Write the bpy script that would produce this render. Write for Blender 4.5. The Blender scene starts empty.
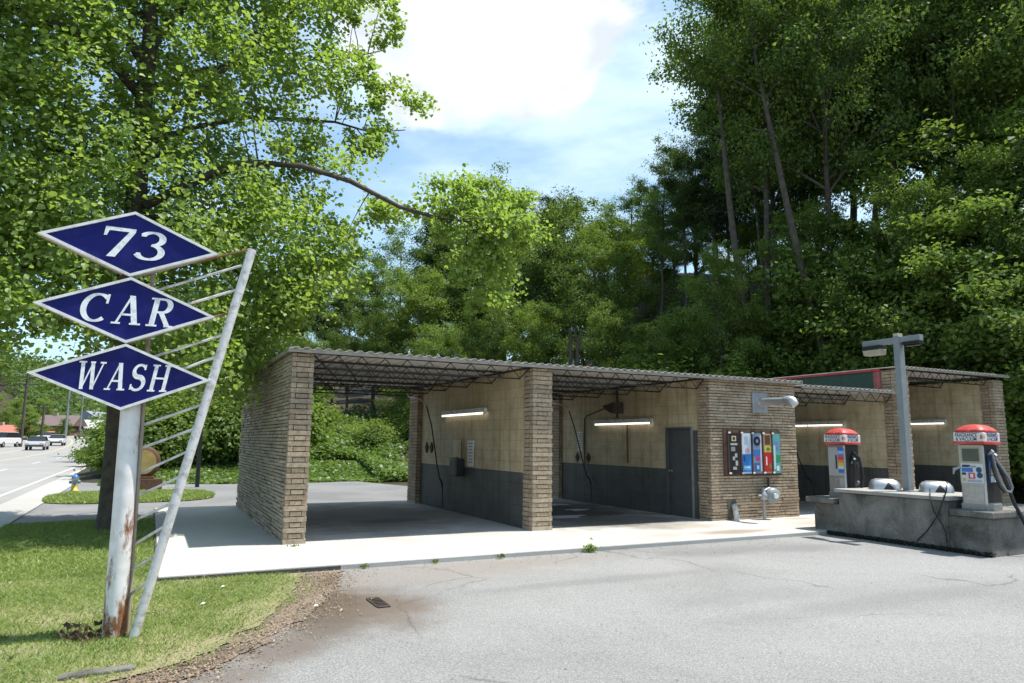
import bpy, math, random
import numpy as np
from mathutils import Vector, Matrix

# ------------------------------------------------------------------ camera, light, exposure
scene = bpy.context.scene
COL = scene.collection
F, CX, CY, EYE = 700.0, 512.0, 341.5, 1.6
EXPOSURE = 0.62
SUN_TO = Vector((1.22, -0.36, 3.05)).normalized()


def _axes():
    y = np.array([152 - CX, -(437.5 - CY), F]); y /= np.linalg.norm(y)
    a = np.array([math.sin(.0105), math.cos(.0105), 0]); k = -(a @ y) / y[2]
    z = a + np.array([0, 0, k]); z /= np.linalg.norm(z)
    return np.array([np.cross(z, y), y, z])          # rows: world axes in (right, up, forward)


RM = _axes()
cam_d = bpy.data.cameras.new("camera")
cam = bpy.data.objects.new("camera", cam_d); COL.objects.link(cam)
cam_d.sensor_width = 36; cam_d.lens = F / 1024 * 36
cam_d.clip_start = .05; cam_d.clip_end = 3000
_m = Matrix.Identity(4)
for _i in range(3):
    _m[_i][0] = RM[_i][0]; _m[_i][1] = RM[_i][1]; _m[_i][2] = -RM[_i][2]
_m[2][3] = EYE
cam.matrix_world = _m
scene.camera = cam

world = bpy.data.worlds.new("World"); scene.world = world
world.use_nodes = True
wn, wl = world.node_tree.nodes, world.node_tree.links
for n in list(wn): wn.remove(n)
w_out = wn.new("ShaderNodeOutputWorld"); w_bg = wn.new("ShaderNodeBackground")
sky = wn.new("ShaderNodeTexSky"); sky.sky_type = 'NISHITA'; sky.sun_disc = False
sky.sun_elevation = math.asin(SUN_TO.z); sky.sun_rotation = math.atan2(SUN_TO.x, SUN_TO.y)
sky.air_density = 1.0; sky.dust_density = 1.2; sky.ozone_density = .6; sky.altitude = 300
w_bg.inputs['Strength'].default_value = .14
# clouds: white, sun-lit puffs laid out by direction in the sky
w_tc = wn.new("ShaderNodeTexCoord")
w_map = wn.new("ShaderNodeMapping"); w_map.inputs['Scale'].default_value = (1, 1, 1.7)
wl.new(w_tc.outputs['Generated'], w_map.inputs['Vector'])
w_n1 = wn.new("ShaderNodeTexNoise"); w_n1.inputs['Scale'].default_value = 3.1
w_n1.inputs['Detail'].default_value = 9; w_n1.inputs['Roughness'].default_value = .56
wl.new(w_map.outputs[0], w_n1.inputs['Vector'])


def _blob(dirv, r0, r1):
    d = wn.new("ShaderNodeVectorMath"); d.operation = 'DISTANCE'
    wl.new(w_tc.outputs['Generated'], d.inputs[0]); d.inputs[1].default_value = dirv
    m = wn.new("ShaderNodeMapRange"); m.interpolation_type = 'SMOOTHSTEP'
    m.inputs[1].default_value = r0; m.inputs[2].default_value = r1
    m.inputs[3].default_value = 1; m.inputs[4].default_value = 0
    wl.new(d.outputs['Value'], m.inputs[0]); return m.outputs[0]


def _math(op, a, b, clamp=False):
    m = wn.new("ShaderNodeMath"); m.operation = op; m.use_clamp = clamp
    for i, v in enumerate((a, b)):
        if hasattr(v, 'links'): wl.new(v, m.inputs[i])
        else: m.inputs[i].default_value = v
    return m.outputs[0]


def ray(u, v):
    d = RM @ np.array([u - CX, -(v - CY), F]); return d / np.linalg.norm(d)


PUFFS = [((535, 55), .045, .13), ((475, 10), .07, .19), ((405, 30), .06, .17), ((430, -90), .10, .34), ((385, 95), .0, .09)]
WISPS = [((690, 75), .0, .09, .20), ((560, 150), .0, .30, .15), ((640, 20), .0, .20, .10), ((430, 125), .0, .16, .10)]
b = None
for (pxy, r0, r1) in PUFFS:
    q = _blob(tuple(ray(*pxy)), r0, r1); b = q if b is None else _math('MAXIMUM', b, q)
tot = _math('ADD', _math('MULTIPLY', b, .40), _math('ADD', _math('MULTIPLY', _math('SUBTRACT', w_n1.outputs[0], .5), 1.7), .46))
w_mr = wn.new("ShaderNodeMapRange"); w_mr.interpolation_type = 'SMOOTHSTEP'
w_mr.inputs[1].default_value = .63; w_mr.inputs[2].default_value = .80
wl.new(tot, w_mr.inputs[0])
w_n2 = wn.new("ShaderNodeTexNoise"); w_n2.inputs['Scale'].default_value = 4.; w_n2.inputs['Detail'].default_value = 8; w_n2.inputs['Roughness'].default_value = .55
w_map2 = wn.new("ShaderNodeMapping"); w_map2.inputs['Scale'].default_value = (1, 1, 3.2); w_map2.inputs['Rotation'].default_value = (.25, .1, 0)
wl.new(w_tc.outputs['Generated'], w_map2.inputs['Vector']); wl.new(w_map2.outputs[0], w_n2.inputs['Vector'])
t2 = w_n2.outputs[0]
for (pxy, r0, r1, am) in WISPS: t2 = _math('ADD', t2, _math('MULTIPLY', _blob(tuple(ray(*pxy)), r0, r1), am))
w_mr2 = wn.new("ShaderNodeMapRange"); w_mr2.interpolation_type = 'SMOOTHSTEP'
w_mr2.inputs[1].default_value = .46; w_mr2.inputs[2].default_value = .82; w_mr2.inputs[3].default_value = .20; w_mr2.inputs[4].default_value = .85
wl.new(t2, w_mr2.inputs[0])
w_tint = wn.new("ShaderNodeMixRGB"); w_tint.blend_type = 'MULTIPLY'; w_tint.inputs[0].default_value = 1; w_tint.inputs[2].default_value = (.86, 1.05, 1.06, 1)
wl.new(sky.outputs[0], w_tint.inputs[1])
w_mixb = wn.new("ShaderNodeMixRGB"); w_mixb.inputs[2].default_value = (4.3, 5.35, 5.85, 1)
wl.new(w_mr2.outputs[0], w_mixb.inputs[0]); wl.new(w_tint.outputs[0], w_mixb.inputs[1])
w_n3 = wn.new("ShaderNodeTexNoise"); w_n3.inputs['Scale'].default_value = 7.; w_n3.inputs['Detail'].default_value = 7
wl.new(w_map.outputs[0], w_n3.inputs['Vector'])
w_cr = wn.new("ShaderNodeValToRGB"); wl.new(w_n3.outputs[0], w_cr.inputs[0])
w_cr.color_ramp.elements[0].position = .36; w_cr.color_ramp.elements[0].color = (3.9, 4.25, 4.6, 1)
w_cr.color_ramp.elements[1].position = .58; w_cr.color_ramp.elements[1].color = (5.6, 5.7, 5.8, 1)
w_mix = wn.new("ShaderNodeMixRGB"); wl.new(w_cr.outputs[0], w_mix.inputs[2])
wl.new(w_mr.outputs[0], w_mix.inputs[0]); wl.new(w_mixb.outputs[0], w_mix.inputs[1])
wl.new(w_mix.outputs[0], w_bg.inputs[0]); wl.new(w_bg.outputs[0], w_out.inputs[0])

sun_d = bpy.data.lights.new("sun", 'SUN'); sun_d.energy = 4.6; sun_d.angle = math.radians(.5)
sun_d.color = (1.0, .955, .88)
sun = bpy.data.objects.new("sun", sun_d); COL.objects.link(sun)
sun.rotation_euler = (-SUN_TO).to_track_quat('-Z', 'Y').to_euler(); sun.location = (10, -5, 40)

vs = scene.view_settings
vs.view_transform = 'Standard'; vs.look = 'None'; vs.gamma = 1; vs.use_curve_mapping = False
vs.exposure = EXPOSURE
scene.render.engine = 'CYCLES'
scene.cycles.max_bounces = 5; scene.cycles.diffuse_bounces = 3; scene.cycles.transmission_bounces = 4
scene.cycles.glossy_bounces = 2; scene.cycles.transparent_max_bounces = 4
scene.cycles.caustics_reflective = False; scene.cycles.caustics_refractive = False

rng = np.random.default_rng(7)
random.seed(7)


# ------------------------------------------------------------------ pixel helpers (authoring only)
def onX(u, v, X):
    d = ray(u, v); t = X / d[0]; return (X, t * d[1], EYE + t * d[2])


def onY(u, v, Y):
    d = ray(u, v); t = Y / d[1]; return (t * d[0], Y, EYE + t * d[2])


def onZ(u, v, z=0.):
    d = ray(u, v); t = (z - EYE) / d[2]; return (t * d[0], t * d[1], z)


def at_depth(u, v, D):
    d = RM @ np.array([u - CX, -(v - CY), F]) / F * D; return np.array([d[0], d[1], d[2] + EYE])


def to_px(p):
    c = RM.T @ (np.asarray(p, float) - np.array([0, 0, EYE])); return CX + F * c[0] / c[2], CY - F * c[1] / c[2], c[2]


def to_px_arr(P):
    c = (P - np.array([0, 0, EYE])) @ RM
    return CX + F * c[:, 0] / c[:, 2], CY - F * c[:, 1] / c[:, 2]


# ------------------------------------------------------------------ materials
def mat(name):
    m = bpy.data.materials.new(name); m.use_nodes = True
    nt = m.node_tree; p = nt.nodes['Principled BSDF']
    return m, nt.nodes, nt.links, p


def N(nodes, links, typ, _in=None, **kw):
    n = nodes.new(typ)
    for k, v in kw.items(): setattr(n, k, v)
    for k, v in (_in or {}).items():
        if hasattr(v, 'links'): links.new(v, n.inputs[k])
        else: n.inputs[k].default_value = v
    return n


def c4(c): return (c[0], c[1], c[2], 1)


def ramp(nodes, links, fac, stops):
    r = nodes.new("ShaderNodeValToRGB"); links.new(fac, r.inputs[0])
    e = r.color_ramp.elements
    while len(e) < len(stops): e.new(.5)
    for el, (p, c) in zip(e, stops):
        el.position = p; el.color = c4(c) if len(c) == 3 else c
    return r.outputs[0]


def simple(name, col, rough=.6, metal=0., var=.15, scale=8., bump=0., bscale=60., spec=.5, dirt=None, dirt_amt=.5, dscale=3.):
    m, ns, ls, p = mat(name)
    tc = N(ns, ls, "ShaderNodeTexCoord")
    n1 = N(ns, ls, "ShaderNodeTexNoise", {'Vector': tc.outputs['Object'], 'Scale': scale, 'Detail': 6, 'Roughness': .6})
    lo = tuple(x * (1 - var) for x in col); hi = tuple(min(1, x * (1 + var)) for x in col)
    c = ramp(ns, ls, n1.outputs[0], [(.3, lo), (.7, hi)])
    if dirt:
        n2 = N(ns, ls, "ShaderNodeTexNoise", {'Vector': tc.outputs['Object'], 'Scale': dscale, 'Detail': 8, 'Roughness': .65})
        f = ramp(ns, ls, n2.outputs[0], [(.48, (0, 0, 0)), (.68, (dirt_amt,) * 3)])
        mx = N(ns, ls, "ShaderNodeMixRGB", {0: f, 1: c, 2: c4(dirt)}); c = mx.outputs[0]
    ls.new(c, p.inputs['Base Color'])
    p.inputs['Roughness'].default_value = rough; p.inputs['Metallic'].default_value = metal
    p.inputs['Specular IOR Level'].default_value = spec
    if bump:
        n3 = N(ns, ls, "ShaderNodeTexNoise", {'Vector': tc.outputs['Object'], 'Scale': bscale, 'Detail': 4})
        bp = N(ns, ls, "ShaderNodeBump", {'Height': n3.outputs[0], 'Strength': bump, 'Distance': .01})
        ls.new(bp.outputs[0], p.inputs['Normal'])
    return m


def leafmat(name, dark, light, trans, tw=.4, gloss=.06):
    m, ns, ls, p = mat(name); ns.remove(p)
    out = [n for n in ns if n.type == 'OUTPUT_MATERIAL'][0]
    g = N(ns, ls, "ShaderNodeNewGeometry")
    tc = N(ns, ls, "ShaderNodeTexCoord")
    oi = N(ns, ls, "ShaderNodeObjectInfo")
    n1 = N(ns, ls, "ShaderNodeTexNoise", {'Vector': tc.outputs['Object'], 'Scale': .55, 'Detail': 3})
    a = N(ns, ls, "ShaderNodeMath", {0: g.outputs['Random Per Island'], 1: .55}, operation='MULTIPLY')
    b_ = N(ns, ls, "ShaderNodeMath", {0: n1.outputs[0], 1: .65}, operation='MULTIPLY')
    o_ = N(ns, ls, "ShaderNodeMath", {0: oi.outputs['Random'], 1: .55}, operation='MULTIPLY')
    s0 = N(ns, ls, "ShaderNodeMath", {0: a.outputs[0], 1: b_.outputs[0]}, operation='ADD')
    s1 = N(ns, ls, "ShaderNodeMath", {0: s0.outputs[0], 1: o_.outputs[0]}, operation='ADD')
    c = ramp(ns, ls, s1.outputs[0], [(.3, dark), (1.2, light)])
    t = ramp(ns, ls, s1.outputs[0], [(.3, tuple(x * .55 for x in trans)), (1.2, trans)])
    d = N(ns, ls, "ShaderNodeBsdfDiffuse", {'Color': c})
    tr = N(ns, ls, "ShaderNodeBsdfTranslucent", {'Color': t})
    mx = N(ns, ls, "ShaderNodeMixShader", {0: tw, 1: d.outputs[0], 2: tr.outputs[0]})
    gl = N(ns, ls, "ShaderNodeBsdfGlossy", {'Color': (1, 1, 1, 1), 'Roughness': .5})
    mg = N(ns, ls, "ShaderNodeMixShader", {0: gloss, 1: mx.outputs[0], 2: gl.outputs[0]})
    ls.new(mg.outputs[0], out.inputs[0])
    return m


def brickmat(name, cols, rough=.88):
    """every brick is a mesh island of its own: colour by island, grain by noise"""
    m, ns, ls, p = mat(name)
    g = N(ns, ls, "ShaderNodeNewGeometry"); tc = N(ns, ls, "ShaderNodeTexCoord")
    c = ramp(ns, ls, g.outputs['Random Per Island'], [(i / (len(cols) - 1), k) for i, k in enumerate(cols)])
    n1 = N(ns, ls, "ShaderNodeTexNoise", {'Vector': tc.outputs['Object'], 'Scale': 22, 'Detail': 7, 'Roughness': .7})
    f = ramp(ns, ls, n1.outputs[0], [(.35, (.62, .60, .58)), (.65, (1.1, 1.08, 1.05))])
    mx = N(ns, ls, "ShaderNodeMixRGB", {0: 1., 1: c, 2: f}, blend_type='MULTIPLY')
    n2 = N(ns, ls, "ShaderNodeTexNoise", {'Vector': tc.outputs['Object'], 'Scale': 1.6, 'Detail': 8, 'Roughness': .7})
    f2 = ramp(ns, ls, n2.outputs[0], [(.5, (0, 0, 0)), (.72, (.55,) * 3)])
    mx2 = N(ns, ls, "ShaderNodeMixRGB", {0: f2, 1: mx.outputs[0], 2: (.10, .085, .07, 1)})
    ls.new(mx2.outputs[0], p.inputs['Base Color']); p.inputs['Roughness'].default_value = rough
    p.inputs['Specular IOR Level'].default_value = .2
    n3 = N(ns, ls, "ShaderNodeTexNoise", {'Vector': tc.outputs['Object'], 'Scale': 70, 'Detail': 5})
    bp = N(ns, ls, "ShaderNodeBump", {'Height': n3.outputs[0], 'Strength': .6, 'Distance': .01})
    ls.new(bp.outputs[0], p.inputs['Normal'])
    return m


def blockmat(name, cream, grey, zsplit=1.02):
    """painted concrete block, cream above, dark grey splash band below; wall runs along Y"""
    m, ns, ls, p = mat(name)
    tc = N(ns, ls, "ShaderNodeTexCoord")
    sp = N(ns, ls, "ShaderNodeSeparateXYZ", {0: tc.outputs['Object']})
    cb = N(ns, ls, "ShaderNodeCombineXYZ", {0: sp.outputs[1], 1: sp.outputs[2], 2: 0.})
    bt = N(ns, ls, "ShaderNodeTexBrick", {'Vector': cb.outputs[0], 'Color1': (1, 1, 1, 1), 'Color2': (.94, .94, .93, 1),
           'Mortar': (.74, .72, .68, 1), 'Scale': 1., 'Mortar Size': .006, 'Mortar Smooth': .3,
           'Brick Width': .406, 'Row Height': .203})
    n1 = N(ns, ls, "ShaderNodeTexNoise", {'Vector': tc.outputs['Object'], 'Scale': 2.2, 'Detail': 9, 'Roughness': .68})
    mp = N(ns, ls, "ShaderNodeMapping", {'Vector': tc.outputs['Object'], 'Scale': (4, 7, .5)})
    n2 = N(ns, ls, "ShaderNodeTexNoise", {'Vector': mp.outputs[0], 'Scale': 1., 'Detail': 7, 'Roughness': .6})
    st = ramp(ns, ls, n2.outputs[0], [(.5, (1, 1, 1)), (.78, (.55, .45, .33))])
    stain = ramp(ns, ls, n1.outputs[0], [(.34, (.74, .69, .60)), (.58, (1, 1, 1))])
    gt = N(ns, ls, "ShaderNodeMath", {0: sp.outputs[2], 1: zsplit}, operation='GREATER_THAN')
    base = N(ns, ls, "ShaderNodeMixRGB", {0: gt.outputs[0], 1: c4(grey), 2: c4(cream)})
    a = N(ns, ls, "ShaderNodeMixRGB", {0: 1., 1: base.outputs[0], 2: bt.outputs[0]}, blend_type='MULTIPLY')
    b_ = N(ns, ls, "ShaderNodeMixRGB", {0: 1., 1: a.outputs[0], 2: stain}, blend_type='MULTIPLY')
    c = N(ns, ls, "ShaderNodeMixRGB", {0: .8, 1: b_.outputs[0], 2: st}, blend_type='MULTIPLY')
    ls.new(c.outputs[0], p.inputs['Base Color'])
    p.inputs['Roughness'].default_value = .55; p.inputs['Specular IOR Level'].default_value = .35
    bp = N(ns, ls, "ShaderNodeBump", {'Height': bt.outputs['Fac'], 'Strength': .5, 'Distance': -.008})
    ls.new(bp.outputs[0], p.inputs['Normal'])
    return m


def groundmat(name, c1, c2, fine, spots=None, spot_col=None, rough=.9, patch=.35, bump=.5, cracks=False, fscale=55.):
    m, ns, ls, p = mat(name)
    tc = N(ns, ls, "ShaderNodeTexCoord"); V = tc.outputs['Object']
    big = N(ns, ls, "ShaderNodeTexNoise", {'Vector': V, 'Scale': patch, 'Detail': 8, 'Roughness': .62, 'Distortion': .6})
    c = ramp(ns, ls, big.outputs[0], [(.35, c1), (.65, c2)])
    fn = N(ns, ls, "ShaderNodeTexNoise", {'Vector': V, 'Scale': fscale, 'Detail': 5, 'Roughness': .75})
    f = ramp(ns, ls, fn.outputs[0], [(.3, (1 - fine,) * 3), (.7, (1 + fine,) * 3)])
    mx = N(ns, ls, "ShaderNodeMixRGB", {0: 1., 1: c, 2: f}, blend_type='MULTIPLY'); c = mx.outputs[0]
    vo = N(ns, ls, "ShaderNodeTexVoronoi", {'Vector': V, 'Scale': 120.})
    f = ramp(ns, ls, vo.outputs['Color'], [(.1, (1 - fine * .8,) * 3), (.9, (1 + fine * .8,) * 3)])
    mx = N(ns, ls, "ShaderNodeMixRGB", {0: 1., 1: c, 2: f}, blend_type='MULTIPLY'); c = mx.outputs[0]
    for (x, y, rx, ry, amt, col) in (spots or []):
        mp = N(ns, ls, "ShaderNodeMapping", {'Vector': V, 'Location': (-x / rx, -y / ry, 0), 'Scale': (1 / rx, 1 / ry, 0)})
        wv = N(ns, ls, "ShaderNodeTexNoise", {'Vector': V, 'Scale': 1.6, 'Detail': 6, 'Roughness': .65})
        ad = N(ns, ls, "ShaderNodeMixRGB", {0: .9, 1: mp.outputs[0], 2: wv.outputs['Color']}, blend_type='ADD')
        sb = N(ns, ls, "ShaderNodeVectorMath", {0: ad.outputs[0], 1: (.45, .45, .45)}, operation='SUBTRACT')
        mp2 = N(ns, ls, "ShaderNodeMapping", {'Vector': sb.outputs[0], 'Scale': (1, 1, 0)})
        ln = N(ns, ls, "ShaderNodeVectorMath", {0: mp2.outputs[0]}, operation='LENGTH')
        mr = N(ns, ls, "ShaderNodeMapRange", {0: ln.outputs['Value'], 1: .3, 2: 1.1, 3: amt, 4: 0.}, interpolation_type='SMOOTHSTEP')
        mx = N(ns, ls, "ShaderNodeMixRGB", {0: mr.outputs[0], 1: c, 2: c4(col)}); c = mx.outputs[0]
    if cracks:
        wp = N(ns, ls, "ShaderNodeTexNoise", {'Vector': V, 'Scale': 1.3, 'Detail': 5})
        ad = N(ns, ls, "ShaderNodeMixRGB", {0: .55, 1: V, 2: wp.outputs['Color']}, blend_type='ADD')
        vc = N(ns, ls, "ShaderNodeTexVoronoi", {'Vector': ad.outputs[0], 'Scale': .33}, feature='DISTANCE_TO_EDGE')
        f = ramp(ns, ls, vc.outputs['Distance'], [(0., (.45, .44, .43)), (.006, (1, 1, 1))])
        ms = N(ns, ls, "ShaderNodeTexNoise", {'Vector': V, 'Scale': .5, 'Detail': 3})
        mk = ramp(ns, ls, ms.outputs[0], [(.5, (0, 0, 0)), (.6, (.75,) * 3)])
        mx = N(ns, ls, "ShaderNodeMixRGB", {0: mk, 1: c, 2: f}, blend_type='MULTIPLY'); c = mx.outputs[0]
    ls.new(c, p.inputs['Base Color']); p.inputs['Roughness'].default_value = rough
    p.inputs['Specular IOR Level'].default_value = .25
    if bump:
        bp = N(ns, ls, "ShaderNodeBump", {'Height': fn.outputs[0], 'Strength': bump, 'Distance': .012})
        ls.new(bp.outputs[0], p.inputs['Normal'])
    return m


def emit(name, col, s):
    m, ns, ls, p = mat(name)
    p.inputs['Base Color'].default_value = (.8, .8, .8, 1)
    p.inputs['Emission Color'].default_value = c4(col); p.inputs['Emission Strength'].default_value = s
    return m


def polemat(name):
    """white paint, rusting through near the ground and at the top"""
    m, ns, ls, p = mat(name)
    tc = N(ns, ls, "ShaderNodeTexCoord")
    sp = N(ns, ls, "ShaderNodeSeparateXYZ", {0: tc.outputs['Object']})
    mp = N(ns, ls, "ShaderNodeMapping", {'Vector': tc.outputs['Object'], 'Scale': (6, 6, 2.2)})
    n1 = N(ns, ls, "ShaderNodeTexNoise", {'Vector': mp.outputs[0], 'Scale': 1., 'Detail': 8, 'Roughness': .65})
    r1 = N(ns, ls, "ShaderNodeMapRange", {0: sp.outputs[2], 1: .2, 2: 1.25, 3: .20, 4: -.02})
    r2 = N(ns, ls, "ShaderNodeMapRange", {0: sp.outputs[2], 1: 1.55, 2: 1.9, 3: 0., 4: .12})
    a = N(ns, ls, "ShaderNodeMath", {0: n1.outputs[0], 1: r1.outputs[0]}, operation='ADD')
    a = N(ns, ls, "ShaderNodeMath", {0: a.outputs[0], 1: r2.outputs[0]}, operation='ADD')
    f = ramp(ns, ls, a.outputs[0], [(.585, (0, 0, 0)), (.67, (1, 1, 1))])
    n2 = N(ns, ls, "ShaderNodeTexNoise", {'Vector': tc.outputs['Object'], 'Scale': 30, 'Detail': 6})
    rust = ramp(ns, ls, n2.outputs[0], [(.3, (.10, .035, .015)), (.7, (.34, .15, .07))])
    wn_ = N(ns, ls, "ShaderNodeTexNoise", {'Vector': tc.outputs['Object'], 'Scale': 9, 'Detail': 7})
    wh = ramp(ns, ls, wn_.outputs[0], [(.3, (.60, .58, .55)), (.6, (.74, .73, .72))])
    mx = N(ns, ls, "ShaderNodeMixRGB", {0: f, 1: wh, 2: rust})
    ls.new(mx.outputs[0], p.inputs['Base Color'])
    rr = ramp(ns, ls, f, [(0, (.32,) * 3), (1, (.9,) * 3)]); ls.new(rr, p.inputs['Roughness'])
    return m


M = {}
M['asphalt'] = groundmat('worn_asphalt', (.225, .222, .217), (.285, .281, .275), .34, spots=[
    (2.0, 7.3, .95, 1.3, .85, (.13, .095, .07)), (1.75, 7.7, .5, 1.2, .8, (.10, .075, .055)), (1.45, 6.7, .5, .8, .8, (.11, .085, .065)), (1.0, 6.1, .5, .5, .75, (.13, .10, .08)), (.6, 5.55, .5, .4, .7, (.14, .11, .09)), (3.4, 8.7, 2.4, .9, .5, (.24, .205, .175)),
    (5.2, 8.9, 1.6, .45, .5, (.26, .22, .19)),
    (8.0, 8.6, 1.6, .5, .5, (.16, .155, .15)), (9.6, 8.3, .9, .45, .45, (.15, .15, .15)), (7.2, 5.2, 3.2, .35, .35, (.17, .17, .17)), (5.0, 7.4, 2.4, .22, .4, (.16, .16, .16)), (6.6, 8.0, 1.2, .7, .3, (.33, .32, .31)), (6.1, 6.0, 1.3, .4, .25, (.16, .16, .16))],
    cracks=True, bump=.7)
M['drive'] = groundmat('drive_asphalt', (.17, .17, .17), (.23, .23, .23), .2, bump=.3)
M['road'] = groundmat('highway_asphalt', (.26, .255, .245), (.31, .30, .29), .12, bump=.1)
M['paint_white'] = simple('road_paint', (.56, .54, .48), .8, var=.2)
M['paint_yellow'] = simple('road_paint_yellow', (.58, .46, .18), .8, var=.2)
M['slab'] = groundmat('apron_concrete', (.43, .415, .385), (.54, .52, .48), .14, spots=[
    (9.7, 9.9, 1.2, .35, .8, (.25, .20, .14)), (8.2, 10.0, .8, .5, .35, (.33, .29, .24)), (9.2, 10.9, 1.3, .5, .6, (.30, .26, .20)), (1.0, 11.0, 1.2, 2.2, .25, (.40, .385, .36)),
    (2.3, 10.6, 1.8, .5, .25, (.42, .40, .36)), (4.3, 13.9, .9, .45, .9, (.06, .055, .05)), (4.2, 15.0, 2.7, 4.2, .85, (.155, .14, .125)), (8.5, 14.8, 2.9, 4.4, .97, (.07, .063, .055)), (8.5, 12.0, 2.2, .9, .8, (.10, .09, .075)), (15, 15, 2.6, 4, .8, (.13, .12, .11)), (19, 15, 2.6, 4, .8, (.13, .12, .11)),  # bay floors: wet stains, with the shade under the roofs put into the colour
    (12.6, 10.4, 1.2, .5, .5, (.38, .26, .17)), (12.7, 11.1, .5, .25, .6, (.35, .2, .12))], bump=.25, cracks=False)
M['concrete_edge'] = simple('edge_concrete', (.08, .07, .06), .9, var=.35, bump=.4)
M['walk'] = groundmat('sidewalk_concrete', (.36, .35, .33), (.43, .42, .40), .1, bump=.2)
M['soil'] = groundmat('forest_floor', (.035, .03, .018), (.06, .05, .03), .4, bump=.6)
M['lawn'] = groundmat('lawn_soil', (.15, .18, .065), (.30, .26, .15), .4, patch=1.2, bump=.8)
M['dirt'] = groundmat('leafy_dirt', (.14, .11, .082), (.26, .205, .155), .45, patch=2.2, bump=1.)
M['litter'] = brickmat('dry_leaves', [(.28, .20, .13), (.40, .30, .21), (.20, .14, .095), (.48, .40, .30)])
M['grass'] = leafmat('grass_blades', (.125, .215, .045), (.33, .41, .13), (.32, .44, .10), .35, .014)
M['cover'] = leafmat('vine_leaves', (.06, .12, .026), (.16, .235, .06), (.22, .36, .05), .4, .03)
M['brick'] = brickmat('tan_brick', [(.38, .29, .20), (.50, .405, .295), (.44, .335, .23), (.54, .45, .34), (.36, .285, .21), (.49, .385, .27)])
M['brick_grey'] = brickmat('grey_tan_brick', [(.37, .31, .24), (.47, .41, .32), (.42, .36, .28), (.52, .46, .37), (.33, .275, .21)])
M['mortar'] = simple('dark_mortar', (.105, .09, .073), .95, var=.3)
M['block'] = blockmat('cream_block', (.60, .50, .33), (.105, .108, .108))
M['block_door'] = blockmat('cream_block_by_door', (.60, .50, .33), (.105, .108, .108), 1.88)
M['block_tall'] = blockmat('cream_block_tall', (.62, .53, .37), (.105, .108, .108))
M['deck'] = simple('galvanised_deck', (.56, .54, .50), .6, .0, var=.2, scale=5, dirt=(.22, .14, .08), dirt_amt=.6)
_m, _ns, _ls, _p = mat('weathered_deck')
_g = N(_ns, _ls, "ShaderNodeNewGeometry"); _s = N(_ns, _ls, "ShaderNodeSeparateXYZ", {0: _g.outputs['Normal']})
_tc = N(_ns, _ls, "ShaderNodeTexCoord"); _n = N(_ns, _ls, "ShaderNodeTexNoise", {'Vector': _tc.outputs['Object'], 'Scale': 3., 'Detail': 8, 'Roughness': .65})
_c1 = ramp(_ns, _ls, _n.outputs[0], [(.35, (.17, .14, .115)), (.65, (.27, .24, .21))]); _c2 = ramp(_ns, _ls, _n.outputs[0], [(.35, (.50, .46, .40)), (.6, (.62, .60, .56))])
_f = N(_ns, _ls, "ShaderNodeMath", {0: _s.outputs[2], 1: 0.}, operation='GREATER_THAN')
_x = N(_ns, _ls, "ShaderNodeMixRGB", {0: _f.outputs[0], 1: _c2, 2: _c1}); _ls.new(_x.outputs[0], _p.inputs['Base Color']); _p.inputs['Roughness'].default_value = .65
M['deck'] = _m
M['deck_edge'] = simple('deck_edge', (.34, .305, .265), .6, .2, var=.2, dirt=(.16, .10, .06), dirt_amt=.6)
M['joist'] = simple('joist_steel', (.02, .018, .017), .7, var=.3, dirt=(.06, .03, .018), dirt_amt=.7)
M['door'] = simple('grey_door', (.085, .088, .09), .5, var=.12, dirt=(.05, .05, .05))
M['door_frame'] = simple('door_frame', (.23, .225, .21), .6, var=.15)
M['steel'] = simple('brushed_steel', (.50, .50, .50), .36, .85, var=.12, scale=20)
M['galv'] = simple('galvanised_steel', (.36, .37, .38), .45, .5, var=.2, scale=30)
M['lamp_grey'] = simple('grey_painted_steel', (.24, .265, .275), .5, .1, var=.1)
M['dark'] = simple('black_plastic', (.014, .014, .015), .45, var=.2)
M['rubber'] = simple('black_rubber', (.012, .012, .013), .55, var=.2)
M['hose_grey'] = simple('grey_hose', (.20, .20, .20), .5, var=.2)
M['red'] = simple('red_plastic', (.47, .035, .03), .5, var=.18, dirt=(.52, .17, .14), dirt_amt=.75, dscale=6.)
M['red_paint'] = simple('red_trim', (.40, .045, .05), .55, var=.2)
M['pink_brick'] = simple('faded_red_paint', (.33, .10, .10), .8, var=.25)
M['green_panel'] = simple('dark_green_sheet', (.012, .05, .035), .5, var=.2)
M['white'] = simple('white_paint', (.72, .71, .69), .4, var=.06, dirt=(.40, .36, .30), dirt_amt=.35, dscale=9.)
M['white_worn'] = simple('worn_white_paint', (.66, .65, .63), .5, var=.08, dirt=(.25, .20, .16), dirt_amt=.8, dscale=12.)
M['sign_blue'] = simple('navy_sign_face', (.004, .005, .105), .35, var=.2, scale=2.5, spec=.2, dirt=(.018, .022, .15), dirt_amt=.6, dscale=5.)
M['letter'] = simple('white_lettering', (.86, .86, .85), .45, var=.04, dirt=(.30, .30, .34), dirt_amt=.5, dscale=18.)
M['sign_rim'] = simple('sign_rim', (.74, .73, .70), .4, var=.08, dirt=(.33, .26, .20), dirt_amt=.5, dscale=10.)
M['sign_side'] = simple('sign_cabinet', (.38, .31, .25), .6, var=.2, dirt=(.22, .11, .06), dirt_amt=.7, dscale=8.)
M['pole'] = polemat('rusting_white_pole')
M['rust'] = simple('rusty_iron', (.20, .10, .055), .85, var=.4)
M['iron'] = simple('cast_iron', (.05, .035, .028), .8, var=.3)
M['panel'] = simple('cream_panel', (.44, .42, .34), .4, var=.06)
M['cream_plastic'] = simple('cream_box', (.42, .38, .27), .5, var=.1)
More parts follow.
